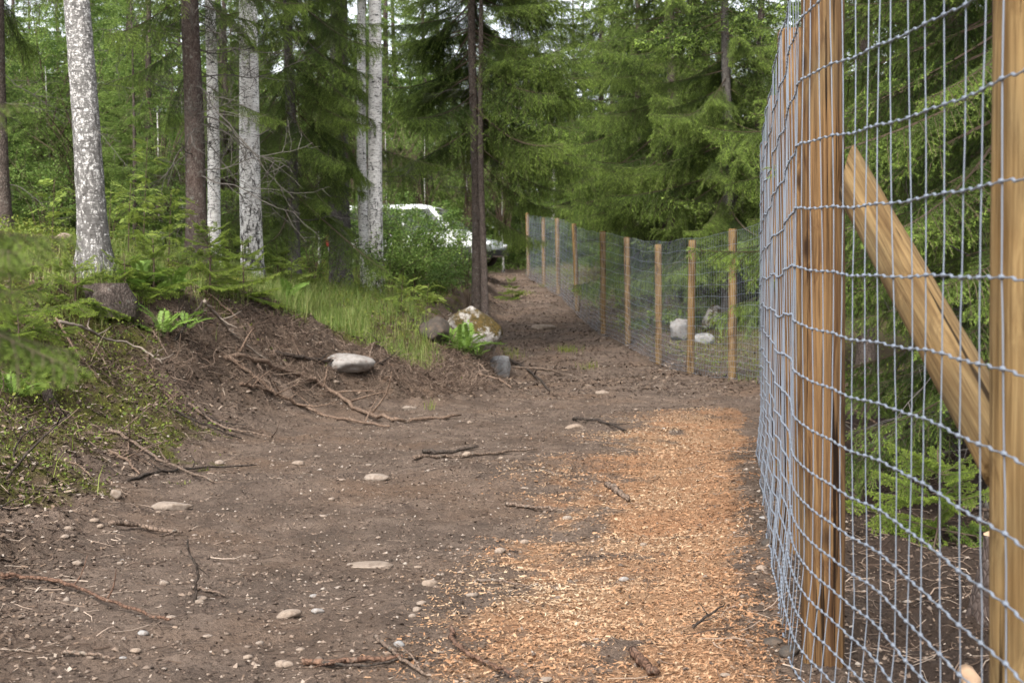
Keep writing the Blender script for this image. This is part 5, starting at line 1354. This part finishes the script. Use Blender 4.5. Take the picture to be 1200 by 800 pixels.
hh = (0.05 + 0.3 * rng.random(len(x)) ** 2) * (0.4 + 1.2 * fbm(x * 1.4, y * 1.4, 47, 3))
tag(link('grass', blades(x, y, hh, rng.uniform(0.004, 0.008, len(x)), np.clip(rng.normal(0.25, 0.3, len(x)) + (rng.random(len(x)) < 0.1), 0, 1)).mesh('grass', M['grass'])), 'fresh green grass on top of the bank under the birches', 'grass', kind='stuff')
# thin grass, sprouts elsewhere (beyond the fence, tufts on the path)
n = 42000
x = rng.uniform(-14, 9, n); y = rng.uniform(5, 50, n); s = toe_dist(x, y); f = x - fence_x(y)
g = sstep(0.9, 2.0, s + (fbm(x, y, 51, 3) - 0.5) * 1.5 + 1.0 * sstep(16.0, 13.5, y) * sstep(6.5, 9.5, y)) * 0.9 + sstep(0.1, 1.0, f) * sstep(19, 23, y) * 0.35
g = g * (0.15 + 1.2 * fbm(x * 0.9, y * 0.9, 52, 3)); m_ = rng.random(n) < g; x, y = x[m_], y[m_]
tf = []
for (px, py, r_, c_) in ((665, 412, 0.28, 160), (600, 418, 0.3, 120), (610, 345, 0.5, 200), (505, 480, 0.06, 12), (640, 335, 0.4, 120), (880, 445, 0.3, 60), (690, 432, 0.2, 40)):
    p = ground_at(px, py); tf.append(np.stack([p[0] + rng.normal(size=c_) * r_ * 0.5, p[1] + rng.normal(size=c_) * r_], -1))
tf = np.vstack(tf); x = np.concatenate([x, tf[:, 0]]); y = np.concatenate([y, tf[:, 1]])
tag(link('sparse_grass', blades(x, y, rng.uniform(0.06, 0.22, len(x)), rng.uniform(0.004, 0.009, len(x)), np.clip(rng.normal(0.35, 0.35, len(x)), 0, 1), 0.7).mesh('sparse_grass', M['cover'])), 'thin grass and sprouts on the forest floor', 'grass', kind='stuff')
n = 90000
x = rng.uniform(-6.5, -0.6, n); y = 6.5 * (19 / 6.5) ** rng.random(n)
dd_, gg_, bb_ = soil_masks(x, y); m_ = (rng.random(n) < sstep(0.3, 0.9, gg_) * (0.15 + 1.3 * fbm(x * 1.8, y * 1.8, 59, 3))) & (x > -0.37 * y - 0.4); x, y = x[m_], y[m_]
tag(link('moss', blades(x, y, rng.uniform(0.015, 0.05, len(x)), rng.uniform(0.004, 0.008, len(x)), np.clip(rng.normal(0.35, 0.3, len(x)), 0, 1), 0.9).mesh('moss', M['cover'])), 'short yellow-green moss shoots on the near bank', 'moss', kind='stuff')
# low leafy ground cover (bilberry, moss shoots)
n = 200000
x = rng.uniform(-13, 0.4, n); y = 6.5 * (42 / 6.5) ** rng.random(n); s = toe_dist(x, y)
g = sstep(0.85, 1.7, s + (fbm(x * 1.7, y * 1.7, 41, 4) - 0.5) * 2.2 + 0.9 * sstep(16.0, 13.5, y) * sstep(6.5, 9.5, y)) * (0.2 + 1.4 * sstep(0.4, 0.65, fbm(x * 1.0, y * 1.0, 55, 4))) * sstep(6.5, 12.5, y)
m_ = rng.random(n) < g; x, y = x[m_], y[m_]
C = np.stack([x, y, height(x, y) + rng.random(len(x)) ** 1.6 * 0.26 * (0.3 + fbm(x * 1.3, y * 1.3, 57, 3))], -1)
b = MB(); leaf_cloud(b, C, 0.014 + 0.0016 * y, rng); tag(link('ground_cover', b.mesh('ground_cover', M['cover'])), 'low bilberry leaves and moss covering the forest floor', 'ground cover', kind='stuff')
n = 60000
x = rng.uniform(0.4, 9, n); y = rng.uniform(18, 62, n); f = x - fence_x(y)
m_ = (rng.random(n) < sstep(0.1, 0.6, f) * sstep(6, 2, f) * (0.25 + sstep(0.42, 0.62, fbm(x * 0.8, y * 0.8, 58, 4)))); x, y = x[m_], y[m_]
C = np.stack([x, y, height(x, y) + rng.random(len(x)) ** 1.6 * 0.22], -1)
b = MB(); leaf_cloud(b, C, 0.05, rng); tag(link('undergrowth', b.mesh('undergrowth', M['cover'])), 'low green undergrowth behind the far fence', 'undergrowth', kind='stuff')
